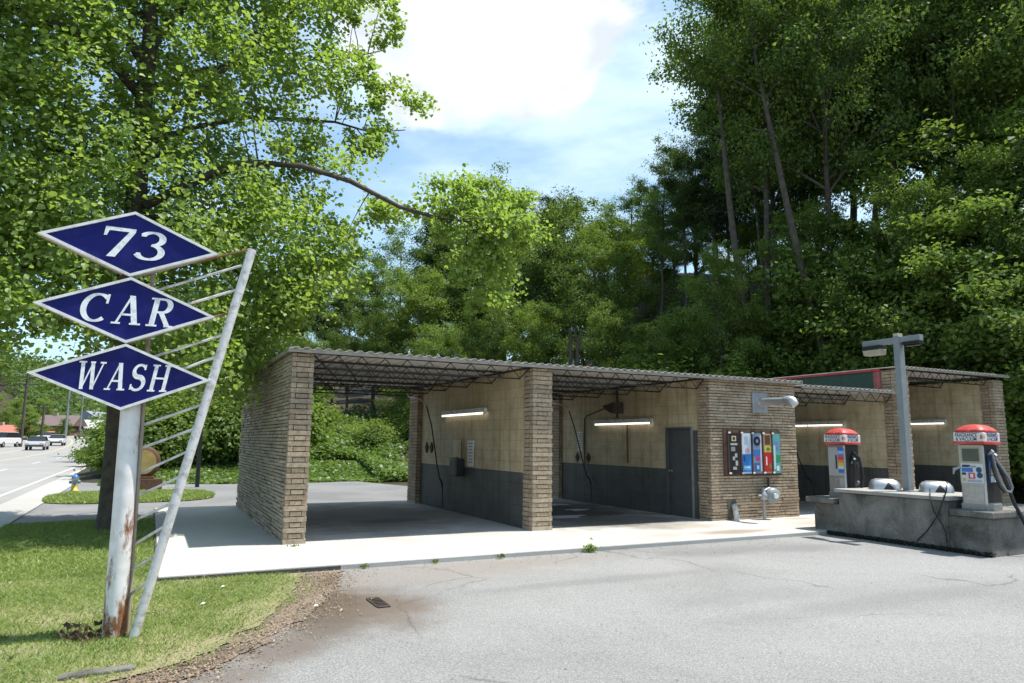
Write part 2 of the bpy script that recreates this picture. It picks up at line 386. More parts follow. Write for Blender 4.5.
M['island'] = groundmat('old_concrete', (.085, .08, .072), (.27, .255, .23), .25, patch=1.5, bump=.8, spots=None)
M['island_lit_top'] = groundmat('old_concrete_lit_top', (.30, .285, .265), (.38, .365, .34), .15, patch=2., bump=.5)  # paler copy of the concrete: sunlight on the top painted into the colour
M['bark'] = simple('tree_bark', (.075, .06, .045), .95, var=.45, scale=7, bump=1., bscale=18)
M['bark_dark'] = simple('dark_bark', (.085, .07, .055), .95, var=.45, scale=4, bump=.6, bscale=12)
M['wood'] = simple('yellowed_wood', (.36, .27, .09), .7, var=.25, scale=5)
M['wood_rim'] = simple('dark_wood', (.10, .05, .028), .8, var=.35)
M['tube_light'] = emit('lit_tube', (1., .97, .92), 1.1)
M['glass_dark'] = simple('dark_glass', (.02, .022, .025), .08, var=.05)
M['tyre'] = simple('tyre', (.02, .02, .02), .8)
M['rock'] = simple('hill_rock', (.16, .145, .125), .95, var=.5, scale=2.5, bump=1., bscale=6)


def flat(name, col, rough=.45): 
    if name not in M: M[name] = simple(name, col, rough, var=.06)
    return M[name]


# leaf materials
M['leaf_near'] = leafmat('sunny_leaves', (.07, .14, .023), (.235, .325, .075), (.38, .55, .07), .48, .03)
M['leaf_a'] = leafmat('deep_green_leaves', (.038, .074, .017), (.12, .18, .04), (.17, .28, .035), .38, .014)
M['leaf_b'] = leafmat('mid_green_leaves', (.05, .098, .02), (.165, .235, .05), (.26, .39, .045), .40, .014)
M['leaf_c'] = leafmat('grey_green_leaves', (.042, .08, .026), (.125, .185, .055), (.17, .28, .05), .36, .014)
M['leaf_pine'] = leafmat('pine_needles', (.022, .042, .016), (.05, .08, .028), (.04, .07, .015), .15, .014)
M['leaf_s'] = leafmat('shrub_leaves', (.06, .12, .02), (.16, .23, .04), (.24, .36, .035), .42, .014)


# ------------------------------------------------------------------ mesh helpers
class MB:
    def __init__(self): self.v = []; self.f = []; self.sm = []

    def add(self, vs, fs, smooth=False):
        o = len(self.v); self.v += [tuple(map(float, p)) for p in vs]
        for f in fs: self.f.append(tuple(i + o for i in f)); self.sm.append(smooth)
        return self

    def box(self, x0, x1, y0, y1, z0, z1):
        return self.add([(x0, y0, z0), (x1, y0, z0), (x1, y1, z0), (x0, y1, z0), (x0, y0, z1), (x1, y0, z1), (x1, y1, z1), (x0, y1, z1)],
                        [(0, 3, 2, 1), (4, 5, 6, 7), (0, 1, 5, 4), (1, 2, 6, 5), (2, 3, 7, 6), (3, 0, 4, 7)])

    def prism(self, poly, plane, a, b_):
        """poly in 2-D, extruded from a to b_ along the remaining axis; plane 'xz','yz','xy'"""
        def P(q, t):
            return {'xz': (q[0], t, q[1]), 'yz': (t, q[0], q[1]), 'xy': (q[0], q[1], t)}[plane]
        n = len(poly)
        vs_ = [P(q, a) for q in poly] + [P(q, b_) for q in poly]
        fs = [tuple(range(n))[::-1], tuple(range(n, 2 * n))] + [(i, (i + 1) % n, n + (i + 1) % n, n + i) for i in range(n)]
        return self.add(vs_, fs)

    def tube(self, pts, r, n=8, caps=True, smooth=True):
        pts = [Vector(p) for p in pts]
        rs = r if hasattr(r, '__len__') else [r] * len(pts)
        vs_, fs = [], []
        up = Vector((0, 0, 1)); prev = None
        for i, p in enumerate(pts):
            t = (pts[min(i + 1, len(pts) - 1)] - pts[max(i - 1, 0)]).normalized()
            if prev is None:
                a = t.cross(up)
                if a.length < 1e-3: a = t.cross(Vector((1, 0, 0)))
            else: a = prev - t * prev.dot(t)
            a.normalize(); b_ = t.cross(a); prev = a
            for k in range(n):
                an = 2 * math.pi * k / n
                vs_.append(p + (a * math.cos(an) + b_ * math.sin(an)) * rs[i])
        for i in range(len(pts) - 1):
            for k in range(n):
                fs.append((i * n + k, i * n + (k + 1) % n, (i + 1) * n + (k + 1) % n, (i + 1) * n + k))
        self.add(vs_, fs, smooth)
        if caps:
            self.add(vs_[:n], [tuple(range(n))[::-1]]); self.add(vs_[-n:], [tuple(range(n))])
        return self

    def lathe(self, prof, cx, cy, n=20, axis='z', origin=(0, 0, 0)):
        vs_, fs = [], []
        for (r, h) in prof:
            for k in range(n):
                a = 2 * math.pi * k / n
                c, s = r * math.cos(a), r * math.sin(a)
                vs_.append({'z': (cx + c, cy + s, h), 'y': (cx + c, h, cy + s), 'x': (h, cx + c, cy + s)}[axis])
        for i in range(len(prof) - 1):
            for k in range(n):
                fs.append((i * n + k, i * n + (k + 1) % n, (i + 1) * n + (k + 1) % n, (i + 1) * n + k))
        self.add(vs_, fs, True)
        self.add(vs_[:n], [tuple(range(n))[::-1]]); self.add(vs_[-n:], [tuple(range(n))])
        return self

    def build(self, name, material, parent=None, bevel=0., loc=None):
        me = bpy.data.meshes.new(name); me.from_pydata(self.v, [], self.f); me.update()
        me.polygons.foreach_set('use_smooth', self.sm)
        me.materials.append(material)
        return link(name, me, parent, bevel)


def link(name, me, parent=None, bevel=0.):
    o = bpy.data.objects.new(name, me); COL.objects.link(o)
    if parent is not None:
        o.parent = parent; o.matrix_parent_inverse = Matrix.Identity(4)
        if parent.get('_w'): pass
    if bevel:
        md = o.modifiers.new('bevel', 'BEVEL'); md.width = bevel; md.segments = 2; md.limit_method = 'ANGLE'; md.angle_limit = math.radians(40)
    return o


def tag(o, label=None, cat=None, group=None, kind=None):
    if label: o['label'] = label
    if cat: o['category'] = cat
    if group: o['group'] = group
    if kind: o['kind'] = kind
    return o


def thing(name, label, cat, loc=(0, 0, 0), rz=0., group=None):
    o = bpy.data.objects.new(name, None); COL.objects.link(o)
    o.location = loc; o.rotation_euler = (0, 0, rz); o.empty_display_size = .2
    return tag(o, label, cat, group)


def world_part(o, root):
    """part was modelled in world coordinates: keep it there under its root"""
    o.parent = root; o.matrix_parent_inverse = Matrix.Translation(Vector(root.location)).inverted() if root.rotation_euler.z == 0 else Matrix.Identity(4)
    return o


def copy_tree(o, parent=None):
    c = o.copy(); COL.objects.link(c)
    if parent is not None: c.parent = parent
    for ch in o.children: copy_tree(ch, c)
    return c


def np_mesh(name, V, Fq, material, smooth=False):
    """V (n,3), Fq (m,k) equal-size polygons"""
    me = bpy.data.meshes.new(name)
    V = np.ascontiguousarray(V, np.float32); Fq = np.ascontiguousarray(Fq, np.int32)
    m, k = Fq.shape
    me.vertices.add(len(V)); me.vertices.foreach_set('co', V.ravel())
    me.loops.add(m * k); me.loops.foreach_set('vertex_index', Fq.ravel())
    me.polygons.add(m); me.polygons.foreach_set('loop_start', np.arange(m, dtype=np.int32) * k)
    me.update(calc_edges=True)
    if smooth: me.polygons.foreach_set('use_smooth', np.ones(m, bool))
    me.materials.append(material); return me


def leaves(C, size, out_dir, rg, up=.55, outw=.45, rnd=.75, kind='quad', aspect=.62, droop=.0):
    """leaf faces at points C; returns V, F"""
    n = len(C)
    nrm = np.array([0, 0, up]) + out_dir * outw + rg.normal(size=(n, 3)) * rnd
    nrm /= np.linalg.norm(nrm, axis=1)[:, None] + 1e-9
    t = rg.normal(size=(n, 3)) + out_dir * .6 - np.array([0, 0, droop])
    t -= nrm * (t * nrm).sum(1)[:, None]; t /= np.linalg.norm(t, axis=1)[:, None] + 1e-9
    s = np.cross(nrm, t)
    L = (size * rg.uniform(.5, 1.35, n))[:, None]; W = L * aspect * .5
    fold = nrm * (L * .12)
    if kind == 'quad':
        V = np.stack([C - t * L * .5, C + s * W + fold - t * L * .05, C + t * L * .5, C - s * W + fold - t * L * .05], 1).reshape(-1, 3)
        Fq = np.arange(n * 4).reshape(n, 4)
    else:
        V = np.stack([C - t * L * .5, C - t * L * .2 + s * W + fold, C + t * L * .22 + s * W * .8 + fold, C + t * L * .5 - fold * .6,
                      C + t * L * .22 - s * W * .8 + fold, C - t * L * .2 - s * W + fold], 1).reshape(-1, 3)
        b_ = np.arange(n)[:, None] * 6
        Fq = np.concatenate([b_ + np.array([0, 1, 2, 3]), b_ + np.array([0, 3, 4, 5])])
    return V, Fq


def smooth01(t): t = np.clip(t, 0, 1); return t * t * (3 - 2 * t)


# ================================================================== SETTING
def hill(x, y):
    x = np.asarray(x, float); y = np.asarray(y, float)
    d1 = (x - 10.5) * .25 + (y - 20.6) * .97
    d3 = x - 23.2
    dr = np.maximum(d1, d3 * .9)
    hR = 21 * (1 - np.exp(-np.maximum(dr, 0) * .95 / 21))
    d2 = y - 29.5
    hL = 14 * (1 - np.exp(-np.maximum(d2, 0) * .24 / 14))
    w = smooth01((x - .62 * np.maximum(y, 0)) / 8)
    h = hL * (1 - w) + hR * w
    h = h * smooth01((x + 3.5) / 6.)
    hl = 30 * (1 - np.exp(-np.maximum(-36 - x, 0) * .3 / 30)) * smooth01((y - 30) / 60)
    far = 34 * smooth01((y - 250) / 260)
    bump = .25 * np.sin(x * .9 + y * .37) * np.sin(y * .8 - x * .21) * np.clip(h / 3, 0, 1)
    return h + hl + far + bump - .1


def grid(xs, ys, fn):
    X, Y = np.meshgrid(xs, ys); Z = fn(X, Y)
    V = np.stack([X.ravel(), Y.ravel(), Z.ravel()], 1)
    nx = len(xs); i = np.arange((len(ys) - 1))[:, None] * nx + np.arange(nx - 1)[None]
    i = i.ravel(); return V, np.stack([i, i + 1, i + nx + 1, i + nx], 1)


xs = np.concatenate([np.linspace(-400, -32, 30), np.linspace(-30, 60, 121), np.linspace(65, 300, 25)])
ys = np.concatenate([np.linspace(-120, 14, 12), np.linspace(15, 75, 91), np.linspace(80, 700, 60)])
V, Fq = grid(xs, ys, hill)
tag(link('ground', np_mesh('ground', V, Fq, M['soil'], True)), kind='structure')


def sheet(name, poly, z, m):
    b_ = MB(); b_.add([(x, y, z) for x, y in poly], [tuple(range(len(poly)))])
    return tag(b_.build(name, m), kind='structure')


sheet('asphalt_lot', [(-2.6, -30), (40, -30), (40, 9.6), (-2.6, 9.6)], -.07, M['asphalt'])
sheet('driveway', [(-2.34, 16.3), (22.5, 16.3), (22.5, 19.5), (9.5, 21.6), (7.5, 28.4), (1.5, 28.6), (-.8, 28.6), (-1.6, 32), (-2.35, 34), (-2.35, 16.3)], -.066, M['drive'])

# highway
ry = np.concatenate([np.linspace(-60, 60, 13), np.linspace(70, 420, 36)])


def road_dx(y): return -np.clip((y - 75) / 100., 0, None) ** 2 * 7.


def road_z(y): return np.clip((y - 70) / 100., 0, None) ** 1.3 * 1.4


def strip(name, xa, xb, z, m, y=ry):
    V = []
    for q in y: V += [(xa + road_dx(q), q, z + road_z(q)), (xb + road_dx(q), q, z + road_z(q))]
    b_ = MB(); b_.add(V, [(2 * i, 2 * i + 1, 2 * i + 3, 2 * i + 2) for i in range(len(y) - 1)]); return tag(b_.build(name, m), kind='structure')


strip('highway', -17.6, -3.15, -.06, M['road'])
strip('sidewalk', -3.15, -2.3, -.045, M['walk'], ry[(ry < 16) | (ry > 24)] if False else ry)
strip('road_edge_line', -3.70, -3.60, -.056, M['paint_white'])
strip('road_edge_line', -17.2, -17.05, -.056, M['paint_white'])
for xx in (-10.0, -10.35, -11.9 - .9, -7.9 - .25 + .3): pass
strip('road_centre_line', -9.05, -8.93, -.056, M['paint_yellow']); strip('road_centre_line', -12.3, -12.18, -.056, M['paint_yellow'])
for lane in (-6.4, -14.8):
    b_ = MB()
    for q in np.arange(-20, 200, 12.):
        V = [(lane + road_dx(a) + s, a, -.056 + road_z(a)) for a in (q, q + 3.5) for s in (-.06, .06)]
        b_.add(V, [(0, 1, 3, 2)])
    tag(b_.build('lane_marking', M['paint_white']), kind='structure')

# concrete apron (one slab under the whole wash)
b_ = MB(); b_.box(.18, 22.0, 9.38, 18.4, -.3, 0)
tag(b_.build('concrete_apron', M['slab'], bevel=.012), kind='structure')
b_ = MB(); b_.box(2.3, 22., 9.357, 9.378, -.3, -.012); tag(b_.build('apron_edge', M['walk']), kind='structure')
b_ = MB(); b_.box(.155, 2.299, 9.355, 9.378, -.3, -.02); b_.box(.155, .178, 9.38, 18.4, -.3, -.02)
tag(b_.build('apron_edge', M['concrete_edge']), kind='structure')

# lawn and dirt strip
lawn_edge = [(1.80, 9.30), (1.62, 8.6), (1.42, 7.9), (1.05, 7.0), (.62, 6.35), (.25, 5.95), (-.2, 5.72), (-.7, 5.6), (-2.3, 5.0)]
dirt_edge = [(2.35, 9.34), (2.12, 8.7), (1.85, 7.9), (1.42, 7.05), (.95, 6.35), (.5, 5.78), (.22, 5.5), (-.1, 5.38), (-.7, 5.3), (-2.3, 4.6)]


def dense(poly, n=9, amp=.05, seed=1):
    rg = np.random.default_rng(seed); out = []
    for a, c in zip(poly[:-1], poly[1:]):
        for i in range(n):
            t = i / n; out.append((a[0] + (c[0] - a[0]) * t + rg.normal() * amp, a[1] + (c[1] - a[1]) * t + rg.normal() * amp))
    out.append(poly[-1]); return out


sheet('dirt_strip', [(.16, 9.35)] + dense(dirt_edge, 9, .035, 3) + [(-2.3, 9.)], -.062, M['dirt'])
LAWN = [(.15, 16.4), (.15, 9.35), (.4, 9.34)] + dense(lawn_edge, 6, .03, 5) + [(-2.3, 16.2), (-1.0, 16.5)]
sheet('lawn', LAWN, -.05, M['lawn'])
th = np.linspace(0, 2 * math.pi, 40)[:-1]
ISL = [(-.35 + 2.1 * math.copysign(abs(math.cos(a)) ** .6, math.cos(a)), 22.75 + 2.05 * math.copysign(abs(math.sin(a)) ** .7, math.sin(a)) + .12 * math.cos(a)) for a in th]
sheet('grass_island', ISL, -.045, M['lawn'])


def inpoly(P, poly):
    x, y = P[:, 0], P[:, 1]; ins = np.zeros(len(P), bool); n = len(poly)
    for i in range(n):
        x1, y1 = poly[i]; x2, y2 = poly[(i + 1) % n]
        if y1 == y2: continue
        c = ((y1 > y) != (y2 > y)) & (x < (x2 - x1) * (y - y1) / (y2 - y1) + x1); ins ^= c
    return ins


def blades(P, z, h, w, rg, flop=.5):
    n = len(P); base = np.column_stack([P, z])
    a = rg.uniform(0, 2 * math.pi, n); d = np.stack([np.cos(a), np.sin(a), np.zeros(n)], 1)
    hh = (h * rg.uniform(.5, 1.3, n))[:, None]; ww = (w * rg.uniform(.7, 1.3, n))[:, None]
    lean = rg.normal(size=(n, 3)) * flop; lean[:, 2] = 0
    tip = base + (np.array([0, 0, 1]) + lean) * hh
    mid = base + (np.array([0, 0, .62]) + lean * .35) * hh
    V = np.stack([base - d * ww, base + d * ww, mid + d * ww * .8, tip, mid - d * ww * .8], 1).reshape(-1, 3)
    return V, np.arange(n * 5).reshape(n, 5)


rg = np.random.default_rng(11)
P1 = rg.uniform((-2.2, 5.2), (2.0, 10.5), (120000, 2)); P2 = rg.uniform((-2.3, 10.0), (.16, 16.5), (34000, 2)); P3 = rg.uniform((-2.6, 20.5), (2., 25.), (16000, 2))


def edge_keep(P):   # grass thins out towards the dirt strip
    e = np.array(dense(lawn_edge, 8, 0)); d = np.min(np.hypot(P[:, None, 0] - e[None, :, 0], P[:, None, 1] - e[None, :, 1]), 1)
    ins = inpoly(P, LAWN)
    nz = np.sin(P[:, 0] * 5.1 + 1.3) * np.sin(P[:, 1] * 4.3) + np.sin(P[:, 0] * 11 - P[:, 1] * 9) * .6
    n2_ = np.sin(P[:, 0] * 2.3 + P[:, 1] * 1.1) * np.sin(P[:, 1] * 2.9 - P[:, 0]) + .5 * np.sin(P[:, 0] * 7.1) * np.sin(P[:, 1] * 6.3)
    pr = np.where(ins, np.clip(.12 + d * 1.9 + nz * .22, 0, 1) * np.clip(.8 + .45 * n2_, .25, 1), np.clip(.16 - d * .7 + nz * .08, 0, .3))
    return pr > rg.uniform(size=len(P))


k1 = edge_keep(P1) & ~((P1[:, 0] > .15) & (P1[:, 1] > 9.34)); P1 = P1[k1]; P2 = P2[inpoly(P2, LAWN)]; P3 = P3[inpoly(P3, ISL)]
VA, FA = blades(P1, np.full(len(P1), -.055), .034, .0026, rg, .8)
VB, FB = blades(P2, np.full(len(P2), -.05), .045, .0055, rg, .8)
VC, FC = blades(P3, np.full(len(P3), -.045), .07, .013, rg, .7)
V = np.concatenate([VA, VB, VC]); Fq = np.concatenate([FA, FB + len(VA), FC + len(VA) + len(VB)])
tag(link('grass', np_mesh('grass', V, Fq, M['grass'])), 'short mown green grass on the lawn around the sign pole', 'grass', kind='stuff')

# broad-leaved weeds in the turf
P4 = rg.uniform((-2.2, 5.4), (1.8, 12), (9000, 2)); q4 = np.sin(P4[:, 0] * 3.1 + 2) * np.sin(P4[:, 1] * 2.7) + .6 * np.sin(P4[:, 0] * 6.7 + P4[:, 1] * 5.1)
P4 = P4[inpoly(P4, LAWN) & (q4 > .45)]
V, Fq = leaves(np.column_stack([P4, rg.uniform(-.045, -.02, len(P4))]), .026, np.zeros((len(P4), 3)), rg, up=1.2, rnd=.4, aspect=.95)
tag(link('clover', np_mesh('clover', V, Fq, M['cover'])), 'clover and small broad leaved weeds growing in the lawn', 'clover', kind='stuff')

# dead leaves on the dirt strip
e = np.array(dense(dirt_edge, 40, 0)); C = e[rg.integers(0, len(e), 5200)] + np.column_stack([rg.normal(-.14, .24, 5200), rg.normal(0, .2, 5200) + .08])
C = C[~((C[:, 1] > 9.3)) & (C[:, 1] > 4.9)]
C = np.column_stack([C, rg.uniform(-.058, -.045, len(C))])
V, Fq = leaves(C, .024, np.zeros_like(C), rg, up=1.6, rnd=.5)
tag(link('leaf_litter', np_mesh('leaf_litter', V, Fq, M['litter'])), 'dry brown leaves scattered along the dirt edge of the lot', 'dead leaves', kind='stuff')


# ================================================================== CAR WASH BUILDING
def wp(mb, name, m, root, bevel=0.):
    """link a part that was modelled in world coordinates"""
    o = mb.build(name, m, None, bevel); o.parent = root
    o.matrix_parent_inverse = Matrix.Translation(-Vector(root.location)) if root.type == 'EMPTY' else Matrix.Identity(4)
    return o


wash = thing('car_wash', 'long low tan brick car wash with open bays under a corrugated metal roof', 'car wash', (12, 14.5, 0))
FY = 11.4          # front plane
RZ = 2.96          # underside of the deck


def brick_face(mb, axis, c0, c1, z0, z1, d0, sign, rg, course=.065, lens=(.28, .62), proud=.018, depth=.07, wild=.6):
    """rows of long thin bricks on a wall face. axis 'x': face runs along x at y=d0, outward sign on y; 'y' likewise"""
    z = z0
    while z < z1 - .02:
        h = min(course, z1 - z); p = c0 - (rg.uniform(0, .3) if wild else 0)
        while p < c1 - .01:
            L = rg.uniform(*lens); a, b2 = max(p, c0), min(p + L, c1)
            if c1 - b2 < .08: b2 = c1
            if b2 - a > .03:
                o = sign * rg.uniform(.004, proud) * (2.2 if rg.random() < .06 * wild else 1)
                lo, hi = sorted((d0 + o, d0 - sign * depth)); g = .005; zz = rg.uniform(.010, .017)
                if axis == 'x': mb.box(a + g, b2 - g, lo, hi, z, z + h - zz)
                else: mb.box(lo, hi, a + g, b2 - g, z, z + h - zz)
            p = b2 if b2 == c1 else p + L
        z += course


def pier_face(mb, x0, x1, y0, z0, z1, rg, course=.083):
    """end of a wall: full-width courses alternate with courses that show a framed header"""
    z = z0; i = 0
    while z < z1 - .03:
        h = min(course, z1 - z); w = x1 - x0
        if i % 2 == 0:
            o = rg.uniform(.0, .012); mb.box(x0 - .006 - o * .4, x1 + .006 + o * .4, y0 - .008 - o, y0 + .12, z, z + h - .010)
        else:
            a = x0 + w * rg.uniform(.20, .27); b2 = x1 - w * rg.uniform(.18, .25)
            o = rg.uniform(0, .008)
            mb.box(x0 - o * .4, a - .010, y0 - o, y0 + .12, z, z + h - .008)
            mb.box(a, b2, y0 - .004 - o, y0 + .12, z + .004, z + h - .014)
            mb.box(b2 + .010, x1 + o * .4, y0 - o, y0 + .12, z, z + h - .008)
        z += course; i += 1


rg = np.random.default_rng(21)
# left brick wall
mb = MB(); mb.box(1.92, 2.20, FY + .05, 18.05, -.02, RZ)
core = wp(mb, 'brick_wall', M['mortar'], wash)
mb = MB(); brick_face(mb, 'y', FY + .12, 18.06, 0, RZ, 1.905, -1, rg, course=.058, lens=(.3, .85), proud=.03, wild=1.)
wp(mb, 'bricks', M['brick_grey'], core)
mb = MB(); brick_face(mb, 'y', FY + .12, 18.06, 0, RZ, 2.215, 1, rg, course=.09, lens=(.3, .6)); wp(mb, 'bricks', M['brick'], core)
mb = MB(); pier_face(mb, 1.90, 2.225, FY, 0, RZ, rg); wp(mb, 'pier', M['brick'], core)
# centre dividing walls: pier, block wall, back pier
PX = [(6.235, 6.64), (16.72, 17.22), (20.98, 21.44)]
PZ = [RZ, 3.52, 3.46]
for (a, c), zt, blk in zip(PX, PZ, ('block', 'block_tall', 'block_tall')):
    mb = MB(); mb.box(a + .02, c - .02, FY + .04, FY + .33, -.02, zt); pc = wp(mb, 'brick_pier', M['mortar'], wash)
    mb = MB(); pier_face(mb, a + .004, c - .004, FY, 0, zt, rg)
    brick_face(mb, 'y', FY + .125, FY + .35, 0, zt, a, -1, rg, course=.083, lens=(.2, .4), wild=0); wp(mb, 'bricks', M['brick'], pc)
    mb = MB(); mb.box(a + .012, c - .012, FY + .35, 17.45, -.02, zt - .004); wp(mb, 'block_wall', M[blk], wash)
    mb = MB(); mb.box(a - .09, c + .09, 17.46, 18.1, -.02, zt); pc = wp(mb, 'brick_pier', M['mortar'], wash)
    mb = MB(); brick_face(mb, 'y', 17.46, 18.1, 0, zt, a - .1, -1, rg, course=.083, lens=(.25, .45), wild=0)
    brick_face(mb, 'x', a - .09, c + .09, 0, zt, 17.45, -1, rg, course=.083, lens=(.1, .25), wild=0, depth=.03); wp(mb, 'bricks', M['brick'], pc)
# office block between the second and third bays
OX0, OX1 = 10.47, 13.06
mb = MB(); mb.box(OX0 + .03, OX1 - .03, FY + .05, FY + .34, -.02, RZ + .02); oc = wp(mb, 'brick_wall', M['mortar'], wash)
mb = MB(); brick_face(mb, 'x', OX0 + .02, OX1, 0, RZ + .03, FY, -1, rg, course=.062, lens=(.22, .6), wild=1., proud=.016)
brick_face(mb, 'y', FY + .075, FY + .36, 0, RZ + .03, OX0 + .02, -1, rg, course=.062, lens=(.14, .36), wild=1., proud=.014)
brick_face(mb, 'y', FY + .075, FY + .36, 0, RZ + .03, OX1 - .02, 1, rg, course=.062, lens=(.14, .36), wild=1., proud=.014)
wp(mb, 'bricks', M['brick'], oc)
DY0, DY1, DZ = 11.98, 12.78, 1.90
mb = MB(); mb.box(OX0 + .03, OX0 + .2, FY + .36, DY0 - .06, -.02, RZ); wp(mb, 'block_wall', M['block_door'], wash)
mb = MB(); mb.box(OX0 + .03, OX0 + .2, DY1 + .05, 17.45, -.02, RZ)
mb.box(OX0 + .03, OX0 + .2, DY0 - .06, DY1 + .05, DZ + .05, RZ)
wp(mb, 'block_wall', M['block'], wash)
mb = MB(); mb.box(OX1 - .2, OX1 - .03, FY + .36, 17.45, -.02, RZ); mb.box(OX0 + .2, OX1 - .2, 17.25, 17.45, -.02, RZ)
wp(mb, 'block_wall', M['block'], wash)
mb = MB(); mb.box(OX0 - .04, OX0 + .25, 17.46, 18.0, -.02, RZ); pc = wp(mb, 'brick_pier', M['mortar'], wash)
mb = MB(); brick_face(mb, 'y', 17.46, 18., 0, RZ, OX0 - .05, -1, rg, course=.083, lens=(.25, .45), wild=0)
brick_face(mb, 'x', OX0 - .04, OX0 + .25, 0, RZ, 17.45, -1, rg, course=.083, lens=(.1, .25), wild=0, depth=.03); wp(mb, 'bricks', M['brick'], pc)
# steel door in the office side wall
mb = MB(); mb.box(OX0 + .06, OX0 + .10, DY0, DY1, .01, DZ); dr = wp(mb, 'door', M['door'], wash, .004)
mb = MB(); mb.box(OX0 + .005, OX0 + .12, DY0 - .055, DY0 - .003, 0, DZ + .05)
wp(mb, 'door_frame', M['door_frame'], dr)
mb = MB(); mb.box(OX0 + .005, OX0 + .12, DY1 + .003, DY1 + .045, 0, DZ + .05); mb.box(OX0 + .008, OX0 + .12, DY0 - .003, DY1 + .003, DZ + .003, DZ + .05)
wp(mb, 'door_frame', M['door'], dr)
mb = MB(); mb.lathe([(.03, OX0 + .06), (.012, OX0 + .05), (.012, OX0 + .02), (.03, OX0 + .01), (.026, OX0 - .015)], DY1 - .09, .98, 12, 'x'); wp(mb, 'door_knob', M['steel'], dr)


# roofs
def deck(x0, x1, y0, y1, z, name, fall=0.):
    """corrugated sheet, ribs running front to back"""
    mb = MB(); pitch, dep, t = .17, .030, .006; prof = []
    x = x0
    while x < x1:
        for dx, dz in ((0, 0), (.055, 0), (.085, dep), (.14, dep)):
            if x + dx <= x1: prof.append((x + dx, z + dz))
        x += pitch
    n = len(prof); vs_ = []
    for (yy, dz) in ((y0, 0), (y1, -fall)):
        vs_ += [(p, yy, q + dz) for p, q in prof] + [(p, yy, q + dz + t) for p, q in prof]
    fs = []
    for i in range(n - 1):
        fs += [(i, i + 1, 2 * n + i + 1, 2 * n + i), (n + i, 3 * n + i, 3 * n + i + 1, n + i + 1), (i, n + i, n + i + 1, i + 1), (2 * n + i, 2 * n + i + 1, 3 * n + i + 1, 3 * n + i)]
    mb.add(vs_, fs)
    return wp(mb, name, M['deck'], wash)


def joist(xa, xb, y, z, parent, dep=.26, seat=.06):
    mb = MB(); g = .016
    mb.box(xa, xb, y - .03, y + .03, z - g * 2, z)
    n = max(4, int((xb - xa - .5) / .36)); x0, x1 = xa + .22, xb - .22
    st = (x1 - x0) / n
    mb.tube([(xa + .03, y, z - .05), (x0, y, z - dep + .02)], .013, 5); mb.tube([(xb - .03, y, z - .05), (x1, y, z - dep + .02)], .013, 5)
    mb.box(x0, x1, y - .025, y + .025, z - dep, z - dep + g * 1.6)
    pts = []
    for i in range(n + 1):
        pts.append((x0 + st * i, y, z - dep + .02))
        if i < n: pts.append((x0 + st * (i + .5), y, z - .03))
    for p, q in zip(pts[:-1], pts[1:]): mb.tube([p, q], .0085, 5, caps=False)
    o = wp(mb, 'roof_joist', M['joist'], parent); return o


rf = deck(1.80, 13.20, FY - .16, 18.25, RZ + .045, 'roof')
mb = MB(); mb.box(1.80, 13.20, FY - .145, FY - .115, RZ - .005, RZ + .043); mb.box(1.80, 1.84, FY - .115, 18.2, RZ - .0, RZ + .043)
wp(mb, 'roof_edge', M['deck_edge'], rf)
JY = [11.52, 12.75, 14.0, 15.25, 16.5, 17.7]
for y in JY:
    joist(2.22, 6.24, y, RZ + .04, rf); joist(6.64, 10.5, y, RZ + .04, rf)
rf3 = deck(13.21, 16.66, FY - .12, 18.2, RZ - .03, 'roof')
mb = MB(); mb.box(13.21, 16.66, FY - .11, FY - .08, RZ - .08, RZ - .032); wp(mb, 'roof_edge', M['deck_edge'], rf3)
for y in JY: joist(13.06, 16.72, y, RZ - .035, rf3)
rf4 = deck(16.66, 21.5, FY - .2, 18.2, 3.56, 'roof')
mb = MB(); mb.box(16.66, 21.5, FY - .19, FY - .16, 3.515, 3.557); wp(mb, 'roof_edge', M['deck_edge'], rf4)
for y in JY: joist(17.22, 20.98, y, 3.55, rf4)
# stepped side of the taller end bay
mb = MB(); mb.box(16.66, 16.71, 11.97, 18.1, RZ + .03, 3.50); sp = wp(mb, 'side_panel', M['green_panel'], wash)
mb = MB(); mb.box(16.62, 16.715, 11.78, 18.15, 3.503, 3.552); wp(mb, 'red_cap', M['red_paint'], sp)
mb = MB(); mb.box(16.65, 16.714, 11.78, 11.96, RZ + .03, 3.50); wp(mb, 'painted_brick', M['pink_brick'], sp)

# ------------------------------------------------------------------ things inside and on the building
wall_x = {1: 6.235, 2: OX0 + .03, 3: 16.72, 4: 20.98}


def strip_light(X, y0, y1, z, label):
    t = thing('strip_light', label, 'light', (X, (y0 + y1) / 2, z), 0, 'fluorescent strip lights in the bays')
    mb = MB(); mb.box(-.10, -.02, (y0 - y1) / 2, (y1 - y0) / 2, -.02, .075); mb.box(-.02, .02, -.3, .3, 0, .06); hs = mb.build('housing', M['white_worn'], t, .004)
    h = (y1 - y0) / 2
    for s in (-1, 1):
        mb = MB(); mb.tube([(-.075, s * .03, -.04), (-.075, s * (h - .03), -.04)], .022, 10); mb.build('tube', M['tube_light'], t)
        mb = MB(); mb.box(-.10, -.05, s * (h - .028) - .012, s * (h - .028) + .012, -.07, -.02); mb.build('lamp_holder', M['white_worn'], t)
    return t


strip_light(wall_x[1], 13.35, 15.8, 2.22, 'long white strip light on the wall of the first open bay')
strip_light(wall_x[2], 13.25, 15.65, 2.10, 'white strip light on the wall above the grey door in the second bay')
strip_light(wall_x[3], 12.9, 15.3, 2.17, 'white strip light in the third bay beside the brick front with the posters')
strip_light(wall_x[4], 12.75, 15.0, 2.30, 'white strip light in the tall end bay behind the lamp post')


